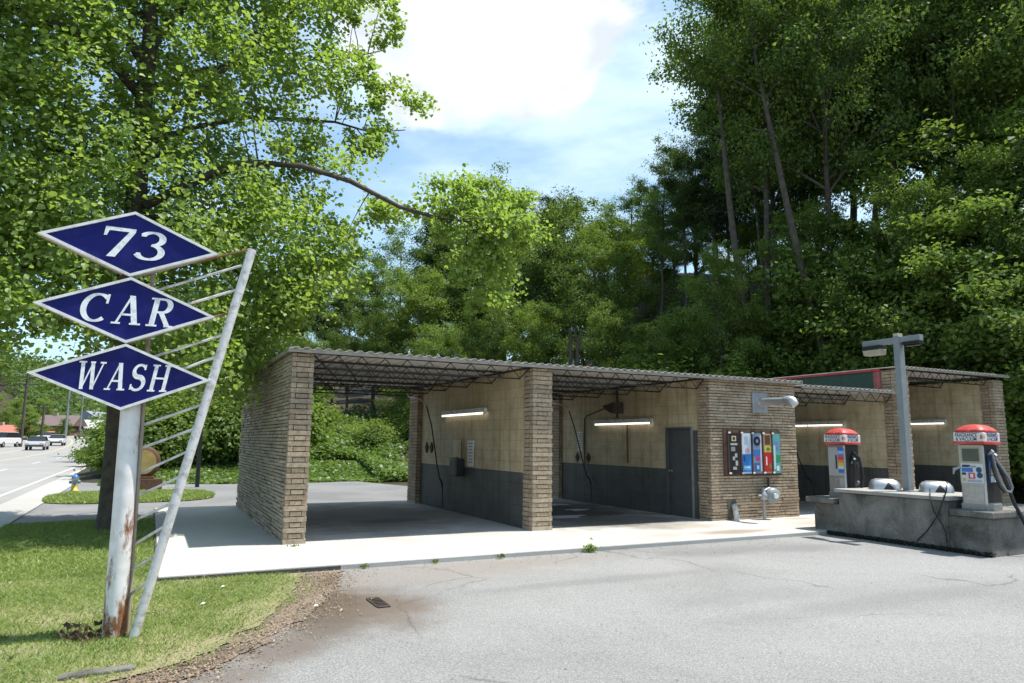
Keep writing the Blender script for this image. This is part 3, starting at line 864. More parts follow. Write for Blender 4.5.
def wash_bay_kit(X, labels, dy=0.):
    """hose arm with hanging gun, dial box, instruction sheet, pair of diamond plates"""
    h = thing('spray_hose', labels[0], 'hose', (X, 17.2 + dy, 1.0), 0, 'spray hoses hanging in the bays')
    mb = MB(); mb.tube([(X - .5, 17.2 + dy, 2.82), (X - .5, 17.1 + dy, 2.70), (X - .45, 16.75 + dy, 2.66), (X - .30, 16.6 + dy, 2.60), (X - .22, 16.5 + dy, 2.45)], .018, 8); wp(mb, 'swing_arm', M['steel'], h)
    mb = MB(); mb.tube([(X - .22, 16.5 + dy, 2.45), (X - .14, 16.35 + dy, 2.0), (X - .12, 16.15 + dy, 1.5), (X - .12, 15.95 + dy, 1.05), (X - .1, 15.85 + dy, .8), (X - .1, 15.80 + dy, .68)], .016, 8); wp(mb, 'hose', M['rubber'], h)
    mb = MB(); mb.tube([(X - .1, 15.80 + dy, .70), (X - .1, 15.66 + dy, .62), (X - .1, 15.60 + dy, .50)], [.03, .028, .02], 8); mb.tube([(X - .1, 15.6 + dy, .52), (X - .1, 15.56 + dy, .05)], .014, 8); wp(mb, 'spray_gun', M['dark'], h)
    return h


wash_bay_kit(wall_x[1], ['black spray hose hanging from a swing arm on the wall of the first bay'])
# bay one fittings
t = thing('soap_dispenser', 'beige and black wall box below the strip light in the first bay', 'dispenser', (wall_x[1], 15.0, 1.3))
mb = MB(); mb.box(6.05, 6.232, 14.75, 15.25, 1.22, 1.62); b1 = wp(mb, 'box', M['cream_plastic'], t, .02)
mb = MB(); mb.box(6.03, 6.232, 14.55, 14.95, .82, 1.20); wp(mb, 'hopper', M['dark'], t, .02)
mb = MB(); mb.tube([(6.15, 14.8, 1.62), (6.15, 14.8, 2.05)], .018, 8); mb.tube([(6.15, 14.62, 1.2), (6.15, 14.62, 2.0)], .012, 8); wp(mb, 'pipe', M['cream_plastic'], t)


def notice(X, y, z, w, h, label, m='white'):
    t = thing('notice_board', label, 'notice', (X, y, z))
    mb = MB(); mb.box(X - .02, X - .002, y - w / 2, y + w / 2, z - h / 2, z + h / 2); bd = wp(mb, 'board', M[m], t)
    mb = MB()
    for i in range(7):
        zz = z + h * (.38 - i * .12); mb.box(X - .0215, X - .0205, y - w * .4, y + w * (.38 - .1 * (i % 3)), zz - .012, zz + .012)
    wp(mb, 'faded_lines', flat('faded_ink', (.25, .25, .27)), t); return t


notice(wall_x[1], 14.2, 1.33, .32, .56, 'white instruction sheet beside the beige box in the first bay')
notice(wall_x[2], 16.45, 1.62, .26, .52, 'narrow white instruction sheet in the second bay')


def diamond_plate(X, y, z, label):
    mb = MB(); mb.prism([(y - .10, z), (y, z - .14), (y + .10, z), (y, z + .14)], 'yz', X - .02, X - .001)
    o = mb.build('diamond_plate', M['iron']); return tag(o, label, 'plate', 'diamond plates on the bay walls')


diamond_plate(wall_x[1], 17.0, 1.42, 'small dark diamond plate in the first bay, nearer the back of the bay')
diamond_plate(wall_x[1], 16.65, 1.42, 'small dark diamond plate in the first bay, nearer the hanging hose')
diamond_plate(wall_x[2], 16.6, 1.18, 'small dark diamond plate in the second bay, below the instruction sheet')
diamond_plate(wall_x[2], 16.05, 1.18, 'small dark diamond plate in the second bay, beside the conduit')
# bay two: foam brush boom with conduit
t = thing('brush_boom', 'dark boom bracket on a conduit high on the wall of the second bay', 'boom', (wall_x[2], 14.4, 2.4))
X = wall_x[2]
mb = MB(); mb.tube([(X - .03, 16.2, 1.0), (X - .03, 16.2, 2.22), (X - .06, 16.05, 2.30), (X - .3, 14.6, 2.50)], .016, 8); wp(mb, 'conduit', M['joist'], t)
mb = MB(); mb.prism([(14.75, 2.5), (14.25, 2.58), (14.25, 2.3), (14.45, 2.34)], 'yz', X - .45, X - .15); mb.tube([(X - .3, 14.3, 2.20), (X - .3, 14.3, RZ)], .03, 8); wp(mb, 'bracket', M['iron'], t)
mb = MB(); mb.box(X - .012, X - .002, 14.27, 14.33, 1.1, 2.04); wp(mb, 'rust_streak', M['rust'], t)
wash_bay_kit(wall_x[2], ['black spray hose hanging at the back of the second bay'], .2)
wash_bay_kit(wall_x[4], ['black spray hose hanging in the tall end bay'], -1.5)
wash_bay_kit(wall_x[3], ['black spray hose hanging in the third bay behind the far vacuum'], -1.6)
# foam puddles on the floor of bay two
for i, (u, v, a, c) in enumerate([(562, 517, .55, .12), (578, 510, .3, .09), (556, 505, .35, .08)]):
    p = onZ(u, v, .0); mb = MB(); pts = []
    for k in range(22):
        an = 2 * math.pi * k / 22; rr = 1 + .25 * math.sin(3 * an + i) + .12 * math.sin(5 * an)
        pts.append((p[0] + math.cos(an) * a * rr, p[1] + math.sin(an) * c * 2.2 * rr))
    mb.add([(x, y, .006) for x, y in pts] + [(p[0], p[1], .03)], [(k, (k + 1) % 22, 22) for k in range(22)], True)
    tag(mb.build('foam_puddle', flat('foam', (.42, .44, .5), .5)), ['long white foam puddle just behind the middle brick pier', 'small white foam puddle on the floor deeper in the second bay', 'white foam streak at the back of the second bay floor'][i], 'foam', 'foam puddles on the second bay floor')

# ------------------------------------------------------------------ poster case on the office front
t = thing('poster_case', 'dark wooden wall case holding five tall narrow colourful posters', 'display case', (11.68, FY, 1.4))
YB = FY - .02
mb = MB(); mb.box(10.84, 12.50, YB - .03, YB, .93, 1.90); wp(mb, 'backboard', M['wood_rim'], t)
POS = [(10.98, 11.24), (11.34, 11.60), (11.66, 11.92), (11.98, 12.22), (12.26, 12.48)]
K = lambda n, c: flat('poster_' + n, c, .3)
designs = [
    [('black', (.02, .02, .022), 0, 1, 0, 1), ('cream', (.55, .47, .25), .25, .75, .80, .93), ('blackb', (.03, .03, .03), .38, .62, .83, .90), ('pale', (.42, .42, .43), .12, .86, .70, .75), ('grey', (.25, .25, .26), .15, .6, .55, .66),
     ('palea', (.4, .4, .4), .55, .8, .40, .50), ('paleb', (.4, .4, .4), .3, .55, .33, .42), ('palec', (.45, .45, .44), .6, .85, .2, .32), ('paled', (.4, .4, .4), .3, .7, .1, .17)],
    [('ice', (.55, .62, .70), 0, 1, 0, 1), ('iceb', (.36, .42, .52), .3, .7, .72, .92), ('pink', (.6, .35, .42), .35, .8, .52, .62), ('blue', (.03, .20, .55), .0, 1, .04, .48), ('sky', (.15, .42, .75), .1, .9, .09, .2), ('whitea', (.8, .8, .8), .2, .8, .14, .17), ('navya', (.02, .05, .2), .1, .3, .3, .45)],
    [('steelblue', (.20, .26, .38), 0, 1, 0, 1), ('bluec', (.05, .16, .45), .05, .8, .42, .6), ('magenta', (.45, .05, .16), .3, .85, .32, .42), ('palee', (.5, .55, .62), .8, .97, .05, .95), ('blued', (.05, .12, .34), .1, .7, .05, .26), ('palef', (.4, .5, .6), .35, .6, .10, .2)],
    [('tan', (.42, .30, .17), 0, 1, 0, 1), ('brownc', (.12, .05, .03), .15, .8, .72, .96), ('yellow', (.6, .48, .08), .1, .95, .54, .68), ('greend', (.10, .2, .05), .3, .75, .57, .65), ('scarlet', (.5, .02, .02), .0, 1, .04, .52), ('palei', (.7, .65, .6), .2, .35, .2, .42), ('greeni', (.12, .2, .05), .6, .9, .12, .24)],
    [('teal', (.10, .36, .36), 0, 1, 0, 1), ('bluee', (.16, .22, .42), .2, .75, .6, .8), ('greene', (.03, .26, .10), .4, 1, .28, .46), ('palej', (.5, .62, .62), .05, .3, .1, .7), ('palek', (.65, .72, .7), .4, .75, .06, .18)],
]
for i, ((a, c), des) in enumerate(zip(POS, designs)):
    ps = None
    for j, (nm, col, u0, u1, v0, v1) in enumerate(des):
        w, z0, H_ = c - a, .965, .86
        y1 = YB - .031 - .0012 * j; mb = MB()
        x0, x1, za, zb = a + u0 * w, a + u1 * w, z0 + v0 * H_, z0 + v1 * H_
        if j == 0: mb.box(x0, x1, y1 - .012, y1, za, zb); ps = wp(mb, 'poster', K(nm, col), t); ps['label'] = ['black poster with pale lettering', 'pale blue poster', 'slate blue poster with a dark disc', 'red and tan poster', 'teal and green poster'][i]
        else: mb.box(x0, x1, y1 - .013, y1 - .005, za, zb); wp(mb, 'printed_patch', K(nm, col), ps)
    if i == 2:
        mb = MB(); mb.lathe([(.10, YB - .05), (.10, YB - .044)], a + .12, 1.66, 20, 'y'); wp(mb, 'printed_disc', K('navyd', (.01, .012, .03)), ps)
        mb = MB(); mb.lathe([(.04, YB - .053), (.04, YB - .0505)], a + .12, 1.66, 16, 'y'); wp(mb, 'printed_ring', K('greyd', (.2, .23, .3)), ps)
    for z in (.975, 1.83):
        mb = MB(); mb.box(a - .035, a + .035, YB - .062, YB - .045, z - .018, z + .018); wp(mb, 'white_clip', M['white'], t, .008)
    mb = MB(); mb.box(a - .05, a - .012, YB - .055, YB - .03, .95, 1.88); wp(mb, 'divider', M['iron'], t)

# ------------------------------------------------------------------ vent pipe, meter, stub
t = thing('vent_pipe', 'shiny round galvanised vent pipe on a square plate high on the brick office front', 'vent', (11.95, FY, 2.5))
mb = MB(); mb.box(11.72, 12.17, FY - .045, FY - .02, 2.28, 2.72); wp(mb, 'wall_plate', M['galv'], t, .004)
mb = MB(); mb.lathe([(.085, FY - .045), (.075, FY - .06), (.075, FY - .72)], 11.97, 2.52, 20, 'y'); wp(mb, 'duct', M['steel'], t)
mb = MB(); mb.tube([(11.97, FY - .70, 2.52), (11.97, FY - .80, 2.515), (11.99, FY - .90, 2.48), (12.0, FY - .95, 2.42)], [.085, .112, .112, .085], 16); wp(mb, 'elbow_cap', M['steel'], t)

t = thing('gas_meter', 'grey round gas meter with pipes standing against the brick office front', 'gas meter', (11.95, FY - .2, 0))
mb = MB(); mb.lathe([(.08, FY - .33), (.16, FY - .31), (.175, FY - .22), (.16, FY - .13), (.08, FY - .11)], 11.99, .50, 20, 'y'); wp(mb, 'meter_body', M['lamp_grey'], t)
mb = MB(); mb.lathe([(.06, FY - .36), (.06, FY - .325)], 11.99, .50, 16, 'y'); wp(mb, 'dial', M['white'], t)
mb = MB(); mb.tube([(11.78, FY - .2, -.02), (11.78, FY - .2, .62)], .03, 10); mb.tube([(11.78, FY - .2, .6), (11.95, FY - .2, .66), (12.04, FY - .2, .64)], .025, 8)
mb.tube([(11.62, FY - .2, .5), (11.90, FY - .2, .5)], .025, 8); wp(mb, 'pipe', M['galv'], t)
mb = MB(); mb.lathe([(.02, .40), (.085, .43), (.085, .52), (.05, .56), (.03, .64)], 11.78, FY - .2, 14); wp(mb, 'regulator', M['galv'], t)
mb = MB(); mb.tube([(12.12, FY - .03, .62), (12.12, FY - .03, .86)], .022, 8); wp(mb, 'wall_valve', M['iron'], t)
t = thing('stub_pipe', 'short pale pipe leaning in a niche at the foot of the brick office front', 'pipe', (11.05, FY - .1, 0))
mb = MB(); mb.tube([(11.04, FY - .16, -.01), (11.06, FY - .07, .30)], .055, 12); wp(mb, 'pipe', M['white_worn'], t)
mb = MB(); mb.tube([(11.06, FY - .072, .295), (11.063, FY - .062, .33)], .066, 12); wp(mb, 'collar', M['galv'], t)
mb = MB(); mb.box(10.92, 11.16, FY - .023, FY - .015, .02, .42)
wp(mb, 'niche', M['mortar'], t)


# ================================================================== DIAMOND SIGN
SY = 6.85
sign = thing('pylon_sign', 'roadside sign of three navy diamonds on a rusting white pole with slanted ladder strut', 'sign', (-.2, SY + .12, -.05))


def arc(cx, cy, rx, ry, a0, a1, n=16):
    return [(cx + rx * math.cos(math.radians(a0 + (a1 - a0) * i / n)), cy + ry * math.sin(math.radians(a0 + (a1 - a0) * i / n))) for i in range(n + 1)]


def ribbon(pts, w):
    """strip along pts with width w (number, or function of the segment direction / parameter)"""
    out = []; n = len(pts); L, Rr = [], []
    for i, p in enumerate(pts):
        a = pts[max(0, i - 1)]; b2 = pts[min(n - 1, i + 1)]
        dx, dy = b2[0] - a[0], b2[1] - a[1]; l = math.hypot(dx, dy) or 1
        ww = (w(dx / l, dy / l, i / (n - 1)) if callable(w) else w) / 2
        L.append((p[0] - dy / l * ww, p[1] + dx / l * ww)); Rr.append((p[0] + dy / l * ww, p[1] - dx / l * ww))
    return L + Rr[::-1]


TH, TN = .17, .075
pen = lambda dx, dy, t: TN + (TH - TN) * abs(dy) ** 1.3        # upright strokes thick, flat ones thin


def slab(x, y, w=.28, h=.06): return [(x - w / 2, y), (x + w / 2, y), (x + w / 2, y + h), (x - w / 2, y + h)]


def quadp(x0, y0, x1, y1, w): return [(x0 - w / 2, y0), (x0 + w / 2, y0), (x1 + w / 2, y1), (x1 - w / 2, y1)]


GLY = {
    '7': (.72, [[(.02, .88), (.72, .88), (.72, 1), (.02, 1)], [(.02, .70), (.09, .70), (.12, .88), (.02, .88)], [(.20, 0), (.40, 0), (.72, .88), (.58, .88)]]),
    '3': (.66, [ribbon(arc(.30, .74, .25, .22, 155, -85, 18), pen), ribbon(arc(.30, .28, .29, .245, 88, -160, 20), pen), slab(.08, .80, .1, .09), slab(.06, .14, .11, .09)]),
    'C': (.80, [ribbon(arc(.44, .5, .36, .455, 48, 312, 26), pen), [(.66, .66), (.73, .66), (.73, .98), (.66, .98)]]),
    'A': (.86, [quadp(.16, .05, .43, 1, .07), quadp(.68, .05, .44, 1, .17), [(.26, .30), (.62, .30), (.62, .37), (.26, .37)], slab(.15, 0, .26), slab(.70, 0, .32)]),
    'R': (.86, [quadp(.20, .05, .20, .95, .16), ribbon([(.24, .965), (.42, .965)] + arc(.42, .735, .21, .23, 90, -90, 14) + [(.24, .505)], pen), quadp(.66, .05, .40, .5, .16), slab(.20, 0, .32), slab(.70, 0, .26), slab(.17, .94, .28)]),
    'W': (1.12, [quadp(.34, 0, .16, .95, .15), quadp(.34, 0, .56, .95, .06), quadp(.76, 0, .56, .95, .15), quadp(.76, 0, .98, .95, .06), slab(.15, .94, .30), slab(.56, .94, .2), slab(.97, .94, .24)]),
    'S': (.68, [ribbon(arc(.34, .735, .235, .225, 35, 250, 16) + arc(.34, .275, .26, .24, 80, -145, 18), lambda dx, dy, t: .085 + .09 * math.exp(-((t - .5) / .2) ** 2) + .03 * abs(dy)), slab(.54, .78, .07, .2), slab(.10, .04, .07, .2)]),
    'H': (.92, [quadp(.20, .05, .20, .95, .16), quadp(.72, .05, .72, .95, .16), [(.2, .46), (.72, .46), (.72, .53), (.2, .53)], slab(.2, 0, .32), slab(.72, 0, .32), slab(.2, .94, .32), slab(.72, .94, .32)]),
}


def word(txt, cx, cz, h, total, y0, root, shear=.16, gap=.12):
    ws = sum(GLY[c][0] for c in txt) + gap * (len(txt) - 1); sx = total / ws
    x = 0
    for c in txt:
        mb = MB()
        for j, poly in enumerate(GLY[c][1]):
            q = [(cx + ((px + x - ws / 2) * sx) + (py - .5) * shear * h, cz + (py - .5) * h) for px, py in poly]
            d = .0006 * j
            # strokes that curve become quads so that no polygon is concave
            n = len(q)
            if n > 8:
                half = n // 2; Lq, Rq = q[:half], q[half:][::-1]
                vs_ = [(a, y0 - .004 - d, b2) for a, b2 in Lq] + [(a, y0 - .004 - d, b2) for a, b2 in Rq]
                mb.add(vs_, [(i, half + i, half + i + 1, i + 1) for i in range(half - 1)])
            else: mb.prism(q, 'xz', y0 - .004 - d, y0 - .0004 * j - .0005)
        wp(mb, 'letter_' + {'7': 'seven', '3': 'three'}.get(c, c.lower()), M['letter'], root)
        x += GLY[c][0] + gap


def diamond(cx, cz, hw, hh, txt, th, tw, label):
    d0, d1 = SY - .02, SY + .13
    def dia(s): return [(cx - hw * s, cz), (cx, cz - hh * s), (cx + hw * s, cz), (cx, cz + hh * s)]
    mb = MB(); mb.prism(dia(.985), 'xz', d0 + .012, d1); cab = wp(mb, 'diamond_cabinet', M['sign_side'], sign); cab['label'] = label
    mb = MB(); mb.prism(dia(.93), 'xz', d0 + .004, d0 + .0118); face = wp(mb, 'blue_face', M['sign_blue'], cab)
    mb = MB(); o, i_ = dia(1.), dia(.915)
    for k in range(4):
        a, b2, c, d = o[k], o[(k + 1) % 4], i_[(k + 1) % 4], i_[k]
        mb.prism([a, b2, c, d], 'xz', d0 - .010, d0 + .045)
    wp(mb, 'white_rim', M['sign_rim'], cab)
    word(txt, cx + .01, cz, th, tw, d0 + .004, cab)


diamond(-.275, 3.28, .70, .292, '73', .265, .50, 'top diamond lettered 73')
diamond(-.262, 2.692, .695, .290, 'CAR', .255, .73, 'middle diamond lettered CAR')
diamond(-.258, 2.112, .69, .285, 'WASH', .235, .71, 'bottom diamond lettered WASH')
mb = MB(); mb.tube([(-.165, SY + .12, -.12), (-.172, SY + .12, .9), (-.185, SY + .12, 1.9)], [.090, .084, .078], 28); wp(mb, 'pole', M['pole'], sign)
mb = MB(); mb.tube([(-.066, SY + .17, -.1), (-.088, SY + .17, 1.9), (-.10, SY + .17, 3.1)], .017, 8); wp(mb, 'rear_post', M['sign_side'], sign)
mb = MB(); mb.box(-.34, -.26, SY + .04, SY + .10, 1.88, 3.1); wp(mb, 'spine', M['iron'], sign)
stb = Vector((-.02, SY + .02, -.08)); stt = Vector((.715, SY + .02, 3.37))
mb = MB(); mb.tube([stb, stb.lerp(stt, .5), stt], .040, 14); wp(mb, 'slanted_strut', M['white_worn'], sign)
RUNGS = [((141.4, 425.5), (202.6, 404.5), 1), ((138.2, 449.2), (195.9, 428.2), 1), ((137.4, 474), (188.8, 451), .7), ((134.3, 497.4), (181.7, 476), .8),
         ((132.3, 521.5), (171, 503.3), .9), ((130.3, 546.8), (165, 526), 1), ((128.3, 571.7), (151.3, 557.9), 1), ((126.4, 597.4), (145.3, 583.6), 1),
         ((150, 272.5), (252, 249), .6), ((143, 294.5), (242, 265.4), .9), ((143, 317.5), (236, 290), 1), ((143, 334), (231, 312.7), .6), ((143, 360), (224.6, 334.7), .9), ((143, 384), (218, 356), 1)]
for (a, c, k) in RUNGS:
    p, q = Vector(onY(a[0], a[1], SY + .19)), Vector(onY(c[0], c[1], SY + .02))
    mb = MB(); mb.tube([p, q], .0125 * (.55 + .45 * k), 8); o = wp(mb, 'rung', M['white_worn'] if k > .65 else M['rust'], sign)
# dead weeds at the foot of the pole
mb = MB(); rg = np.random.default_rng(4)
for i in range(30):
    x, y = -.34 + rg.normal() * .09, SY + .08 + rg.normal() * .06
    hgt = rg.uniform(.04, .15); q = (x + rg.normal() * .07, y + rg.normal() * .05, -.05 + hgt)
    mb.tube([(x, y, -.06), q], [.005, .002], 4, caps=False)
    for s in range(2): mb.add([(q[0] + rg.normal() * .01, q[1], q[2]), (q[0] + .03 * rg.normal(), q[1] + .02, q[2] - .03), (q[0] + .03 * rg.normal(), q[1], q[2] - .05)], [(0, 1, 2)])
tag(mb.build('dead_weeds', flat('dead_weed', (.11, .07, .045), .9)), 'clump of dead brown weeds at the foot of the sign pole', 'weeds')

# ================================================================== VACUUM ISLAND
isl = thing('concrete_island', 'weathered concrete island wall with a low block at each end', 'island', (12.1, 8.1, -.06))
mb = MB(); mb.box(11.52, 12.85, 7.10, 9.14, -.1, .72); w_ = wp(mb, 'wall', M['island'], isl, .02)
mb = MB(); mb.box(11.47, 12.9, 7.06, 9.19, .723, .785); wp(mb, 'wall_cap', M['island_lit_top'], isl, .012)
mb = MB(); mb.box(11.50, 12.9, 6.45, 7.097, -.1, .50); wp(mb, 'end_block', M['island'], isl, .02)
mb = MB(); mb.box(11.46, 12.95, 6.39, 7.055, .503, .60); wp(mb, 'block_cap', M['island'], isl, .018)
mb = MB(); mb.box(11.54, 12.8, 9.143, 9.72, -.1, .50); wp(mb, 'end_block', M['island'], isl, .02)
mb = MB(); mb.box(11.44, 12.85, 9.193, 9.83, .503, .60); wp(mb, 'block_cap', M['island'], isl, .018)


def text_part(txt, size, loc, rot, m, root, name='lettering', squash=1.):
    cu = bpy.data.curves.new('t', 'FONT'); cu.body = txt; cu.size = size; cu.extrude = .0012; cu.align_x = 'CENTER'; cu.align_y = 'CENTER'; cu.offset = size * .006
    o = bpy.data.objects.new('t', cu); COL.objects.link(o)
    dg = bpy.context.evaluated_depsgraph_get(); me = bpy.data.meshes.new_from_object(o.evaluated_get(dg)); bpy.data.objects.remove(o)
    me.transform(Matrix.Translation(loc) @ rot @ Matrix.Diagonal((squash, 1, 1, 1))); me.materials.clear(); me.materials.append(m)
    return link(name, me, root)


ROT_W = Matrix(((0, 0, -1, 0), (-1, 0, 0, 0), (0, 1, 0, 0), (0, 0, 0, 1)))       # lettering that faces -X
ROT_S = Matrix(((1, 0, 0, 0), (0, 0, -1, 0), (0, 1, 0, 0), (0, 0, 0, 1)))        # lettering that faces -Y


def vacuum(label, loc, rz, rainbow):
    v = thing('vacuum_station', label, 'vacuum', loc, rz, 'coin vacuums on the concrete island')
    w, d, h = .235, .21, 1.08
    mb = MB(); mb.box(-w, w, -d, d, .0, h); body = mb.build('body', M['steel'], v, .025)
    mb = MB(); mb.box(-w - .01, w + .01, -d - .01, d + .01, -.01, .10); mb.build('base', M['galv'], v, .006)
    # dark hose side
    mb = MB(); mb.box(-w + .03, w - .01, -d - .006, -d + .02, .12, h - .01); side = mb.build('side_panel', M['dark'], v, .004)
    X0 = -w - .004
    def patch(nm, y0, y1, z0, z1, m, parent, t=.004, lift=0., bev=0.):
        mb_ = MB(); mb_.box(X0 - lift - t, X0 - lift, y0, y1, z0, z1); return mb_.build(nm, m, parent, bev)
    if rainbow:
        fp = patch('front_panel', -d + .015, d - .02, .44, h - .06, flat('pale_steel', (.36, .36, .36), .4), v)
        ps = patch('poster', -d + .02, -d + .16, .50, h - .06, flat('rainbow_blue', (.05, .16, .5), .4), fp, .002, .0045)
        for i, (nm, c) in enumerate([('sky_band', (.25, .45, .7)), ('purple_band', (.35, .12, .35)), ('red_band', (.55, .06, .05)), ('orange_band', (.6, .22, .04)), ('yellow_band', (.6, .45, .05)), ('pale_band', (.6, .6, .5))]):
            z1 = h - .13 - i * .062; patch(nm, -d + .024, -d + .156, z1 - .062, z1, flat(nm, c), ps, .0008, .0068)
        patch('coin_door', -.02, d - .04, .14, .40, M['steel'], v, .006, 0, .003); patch('coin_door', -d + .03, -.06, .14, .40, flat('pale_steel', (.36, .36, .36), .4), v, .006, 0, .003)
        patch('handle', -d + .19, -d + .21, .58, .86, M['dark'], fp, .02, .004)
    else:
        fp = patch('front_panel', -d + .01, d - .01, .42, h - .01, M['panel'], v)
        fr = patch('display_frame', -d + .05, d - .05, .78, h - .05, flat('dull_gold', (.36, .33, .24)), fp, .006, .004)
        patch('display_window', -d + .07, d - .07, .80, h - .07, flat('green_glass', (.10, .12, .10), .15), fr, .003, .0101)
        sheet_ = patch('instruction_sheet', -d + .02, d - .03, .44, .76, flat('sheet_white', (.62, .64, .66)), fp, .0015, .0042)
        for i, (nm, y0, y1, z0, z1, c) in enumerate([('navy_block', .02, .16, .70, .74, (.02, .03, .10)), ('blue_block', -.02, .17, .62, .69, (.05, .18, .5)), ('navy_block', .10, .17, .57, .61, (.02, .03, .1)),
             ('red_block', -.05, .06, .51, .61, (.6, .07, .06)), ('pale_block', -.02, .03, .53, .59, (.7, .7, .7)), ('navy_block', -.08, .04, .70, .725, (.3, .3, .32)), ('yellow_block', .11, .16, .47, .52, (.55, .42, .06)), ('pale_line', -.16, .08, .46, .49, (.35, .4, .5))]):
            patch('printed_block', y0, y1, z0, z1, flat('vac_' + nm + str(i), c), sheet_, .0008, .0060 + .0012 * i)
        for (yy, zz) in ((-.12, .66), (-.13, .57)):
            mb_ = MB(); mb_.lathe([(.047, X0 - .013), (.047, X0 - .004)], yy, zz, 18, 'x'); mb_.build('round_dial', flat('vac_dial', (.03, .07, .16)), fp)
        patch('coin_door', -d + .04, d - .04, .14, .39, M['steel'], v, .005, 0, .003)
        mb_ = MB(); mb_.prism([(-.06, 0.), (.0, .02), (.06, 0)], 'yz', -w - .02, -w - .015); 
        mb_ = MB(); mb_.tube([(-w - .01, d - .02, .70), (-w - .05, d + .07, .66), (-w - .04, d + .09, .58)], [.02, .03, .012], 8); mb_.build('side_bracket', M['galv'], v)
    # canopy: red lip, white sign band, red lip, domed roof
    c_, e_ = w + .045, d + .045
    mb = MB(); mb.box(-c_ - .01, c_ + .01, -e_ - .01, e_ + .01, h + .001, h + .05); cap = mb.build('canopy', M['red'], v, .01)
    mb = MB(); mb.box(-c_, c_, -e_, e_, h + .048, h + .20); band = mb.build('sign_band', M['white'], cap, .012)
    prof = [(1., .20), (1.03, .205), (1.03, .232), (.97, .25), (.82, .285), (.6, .318), (.35, .335), (.1, .342)]
    ring = []
    for k in range(32):
        a = 2 * math.pi * k / 32; c, s = math.cos(a), math.sin(a)
        ring.append((math.copysign(abs(c) ** .42, c), math.copysign(abs(s) ** .42, s)))
    vs_ = [(x * c_ * r, y * e_ * r, h + z) for r, z in prof for x, y in ring]; n = 32
    fs = [(i * n + k, i * n + (k + 1) % n, (i + 1) * n + (k + 1) % n, (i + 1) * n + k) for i in range(len(prof) - 1) for k in range(n)] + [tuple(range((len(prof) - 1) * n, len(prof) * n))]
    mb = MB(); mb.add(vs_, fs, True); mb.build('domed_roof', M['red'], cap)
    ink = flat('navy_ink', (.015, .02, .09)); org = flat('orange_mark', (.62, .16, .03))
    text_part('FRAGRANCE', .088, (-c_ - .0015, .035, h + .155), ROT_W, ink, band, squash=.74); text_part('& VACUUM', .088, (-c_ - .0015, .035, h + .088), ROT_W, ink, band, squash=.80)
    mb = MB(); mb.box(-c_ - .004, -c_ - .001, -e_ + .015, -e_ + .055, h + .09, h + .155); mb.build('orange_mark', org, band)
    text_part('FRAGRANCE', .088, (.015, -e_ - .0015, h + .155), ROT_S, ink, band, squash=.72); text_part('& VACUUM', .088, (.015, -e_ - .0015, h + .088), ROT_S, ink, band, squash=.78)
    mb = MB(); mb.box(-c_ + .008, -c_ + .035, -e_ - .004, -e_ - .001, h + .10, h + .15); mb.build('orange_mark', org, band)
    # hose holders and hose on the dark side
    if not rainbow:
        mb = MB(); mb.box(-w + .12, w - .03, -d - .012, -d - .0065, .45, .95); pn = mb.build('side_poster', flat('side_blue', (.05, .12, .32)), v)
        mb = MB(); mb.box(-w + .17, w - .06, -d - .0145, -d - .0125, .58, .68); mb.build('printed_block', flat('side_yellow', (.55, .42, .06)), pn)
        mb = MB(); mb.box(-w + .26, w - .05, -d - .0145, -d - .0125, .74, .90); mb.build('printed_block', flat('side_red', (.5, .08, .07)), pn)
        mb = MB(); mb.box(-w + .16, w - .10, -d - .0145, -d - .0125, .46, .56); mb.build('printed_block', flat('side_pale', (.6, .62, .64)), pn)
        mb = MB(); mb.tube([(-.06, -d - .05, .96), (-.06, -d - .07, .80), (-.02, -d - .09, .60), (.04, -d - .12, .42), (.10, -d - .16, .32), (.17, -d - .19, .30), (.22, -d - .20, .38), (.20, -d - .17, .52), (.12, -d - .12, .68), (.05, -d - .08, .80), (.02, -d - .05, .88)], .024, 10); mb.build('wand_hose', M['hose_grey'], v)
        mb = MB(); mb.tube([(-.10, -d - .05, .90), (-.13, -d - .09, .62), (-.06, -d - .13, .40), (.04, -d - .15, .30)], .02, 8); mb.build('hose_loop', M['rubber'], v)
        mb = MB(); mb.tube([(.10, -d - .05, .78), (.16, -d - .14, .45), (.20, -d - .22, .12), (.22, -d - .32, -.12), (.27, -d - .40, -.38), (.36, -d - .46, -.57), (.55, -d - .46, -.615), (1.2, -d - .30, -.618), (2.0, -d - .5, -.618)], .030, 10); mb.build('suction_hose', M['rubber'], v)
        mb = MB(); mb.tube([(-.06, -d - .01, .92), (-.06, -d - .07, .98)], .032, 10); mb.tube([(.05, -d - .01, .86), (.03, -d - .07, .92)], .03, 10); mb.build('hose_holder', M['galv'], v)
    else:
        mb = MB(); mb.tube([(.02, -d - .03, .92), (.12, -d - .10, .80), (.16, -d - .14, .45), (.10, -d - .12, .16), (.02, -d - .06, .10), (-.08, -d - .08, .25), (-.05, -d - .10, .6), (-.02, -d - .04, .85)], .028, 10); mb.build('suction_hose', M['rubber'], v)
        mb = MB(); mb.tube([(-.02, -d - .01, .70), (-.02, -d - .08, .80)], .03, 10); mb.tube([(.08, -d - .01, .26), (.08, -d - .08, .32)], .03, 10); mb.build('hose_holder', M['galv'], v)
        mb = MB(); mb.tube([(.10, -d + .02, .66), (.35, -d - .1, .78), (.62, -d - .15, .62), (.72, -d - .18, .2), (.74, -d - .2, .18)], .008, 6); mb.build('cable', M['rubber'], v)
    return v


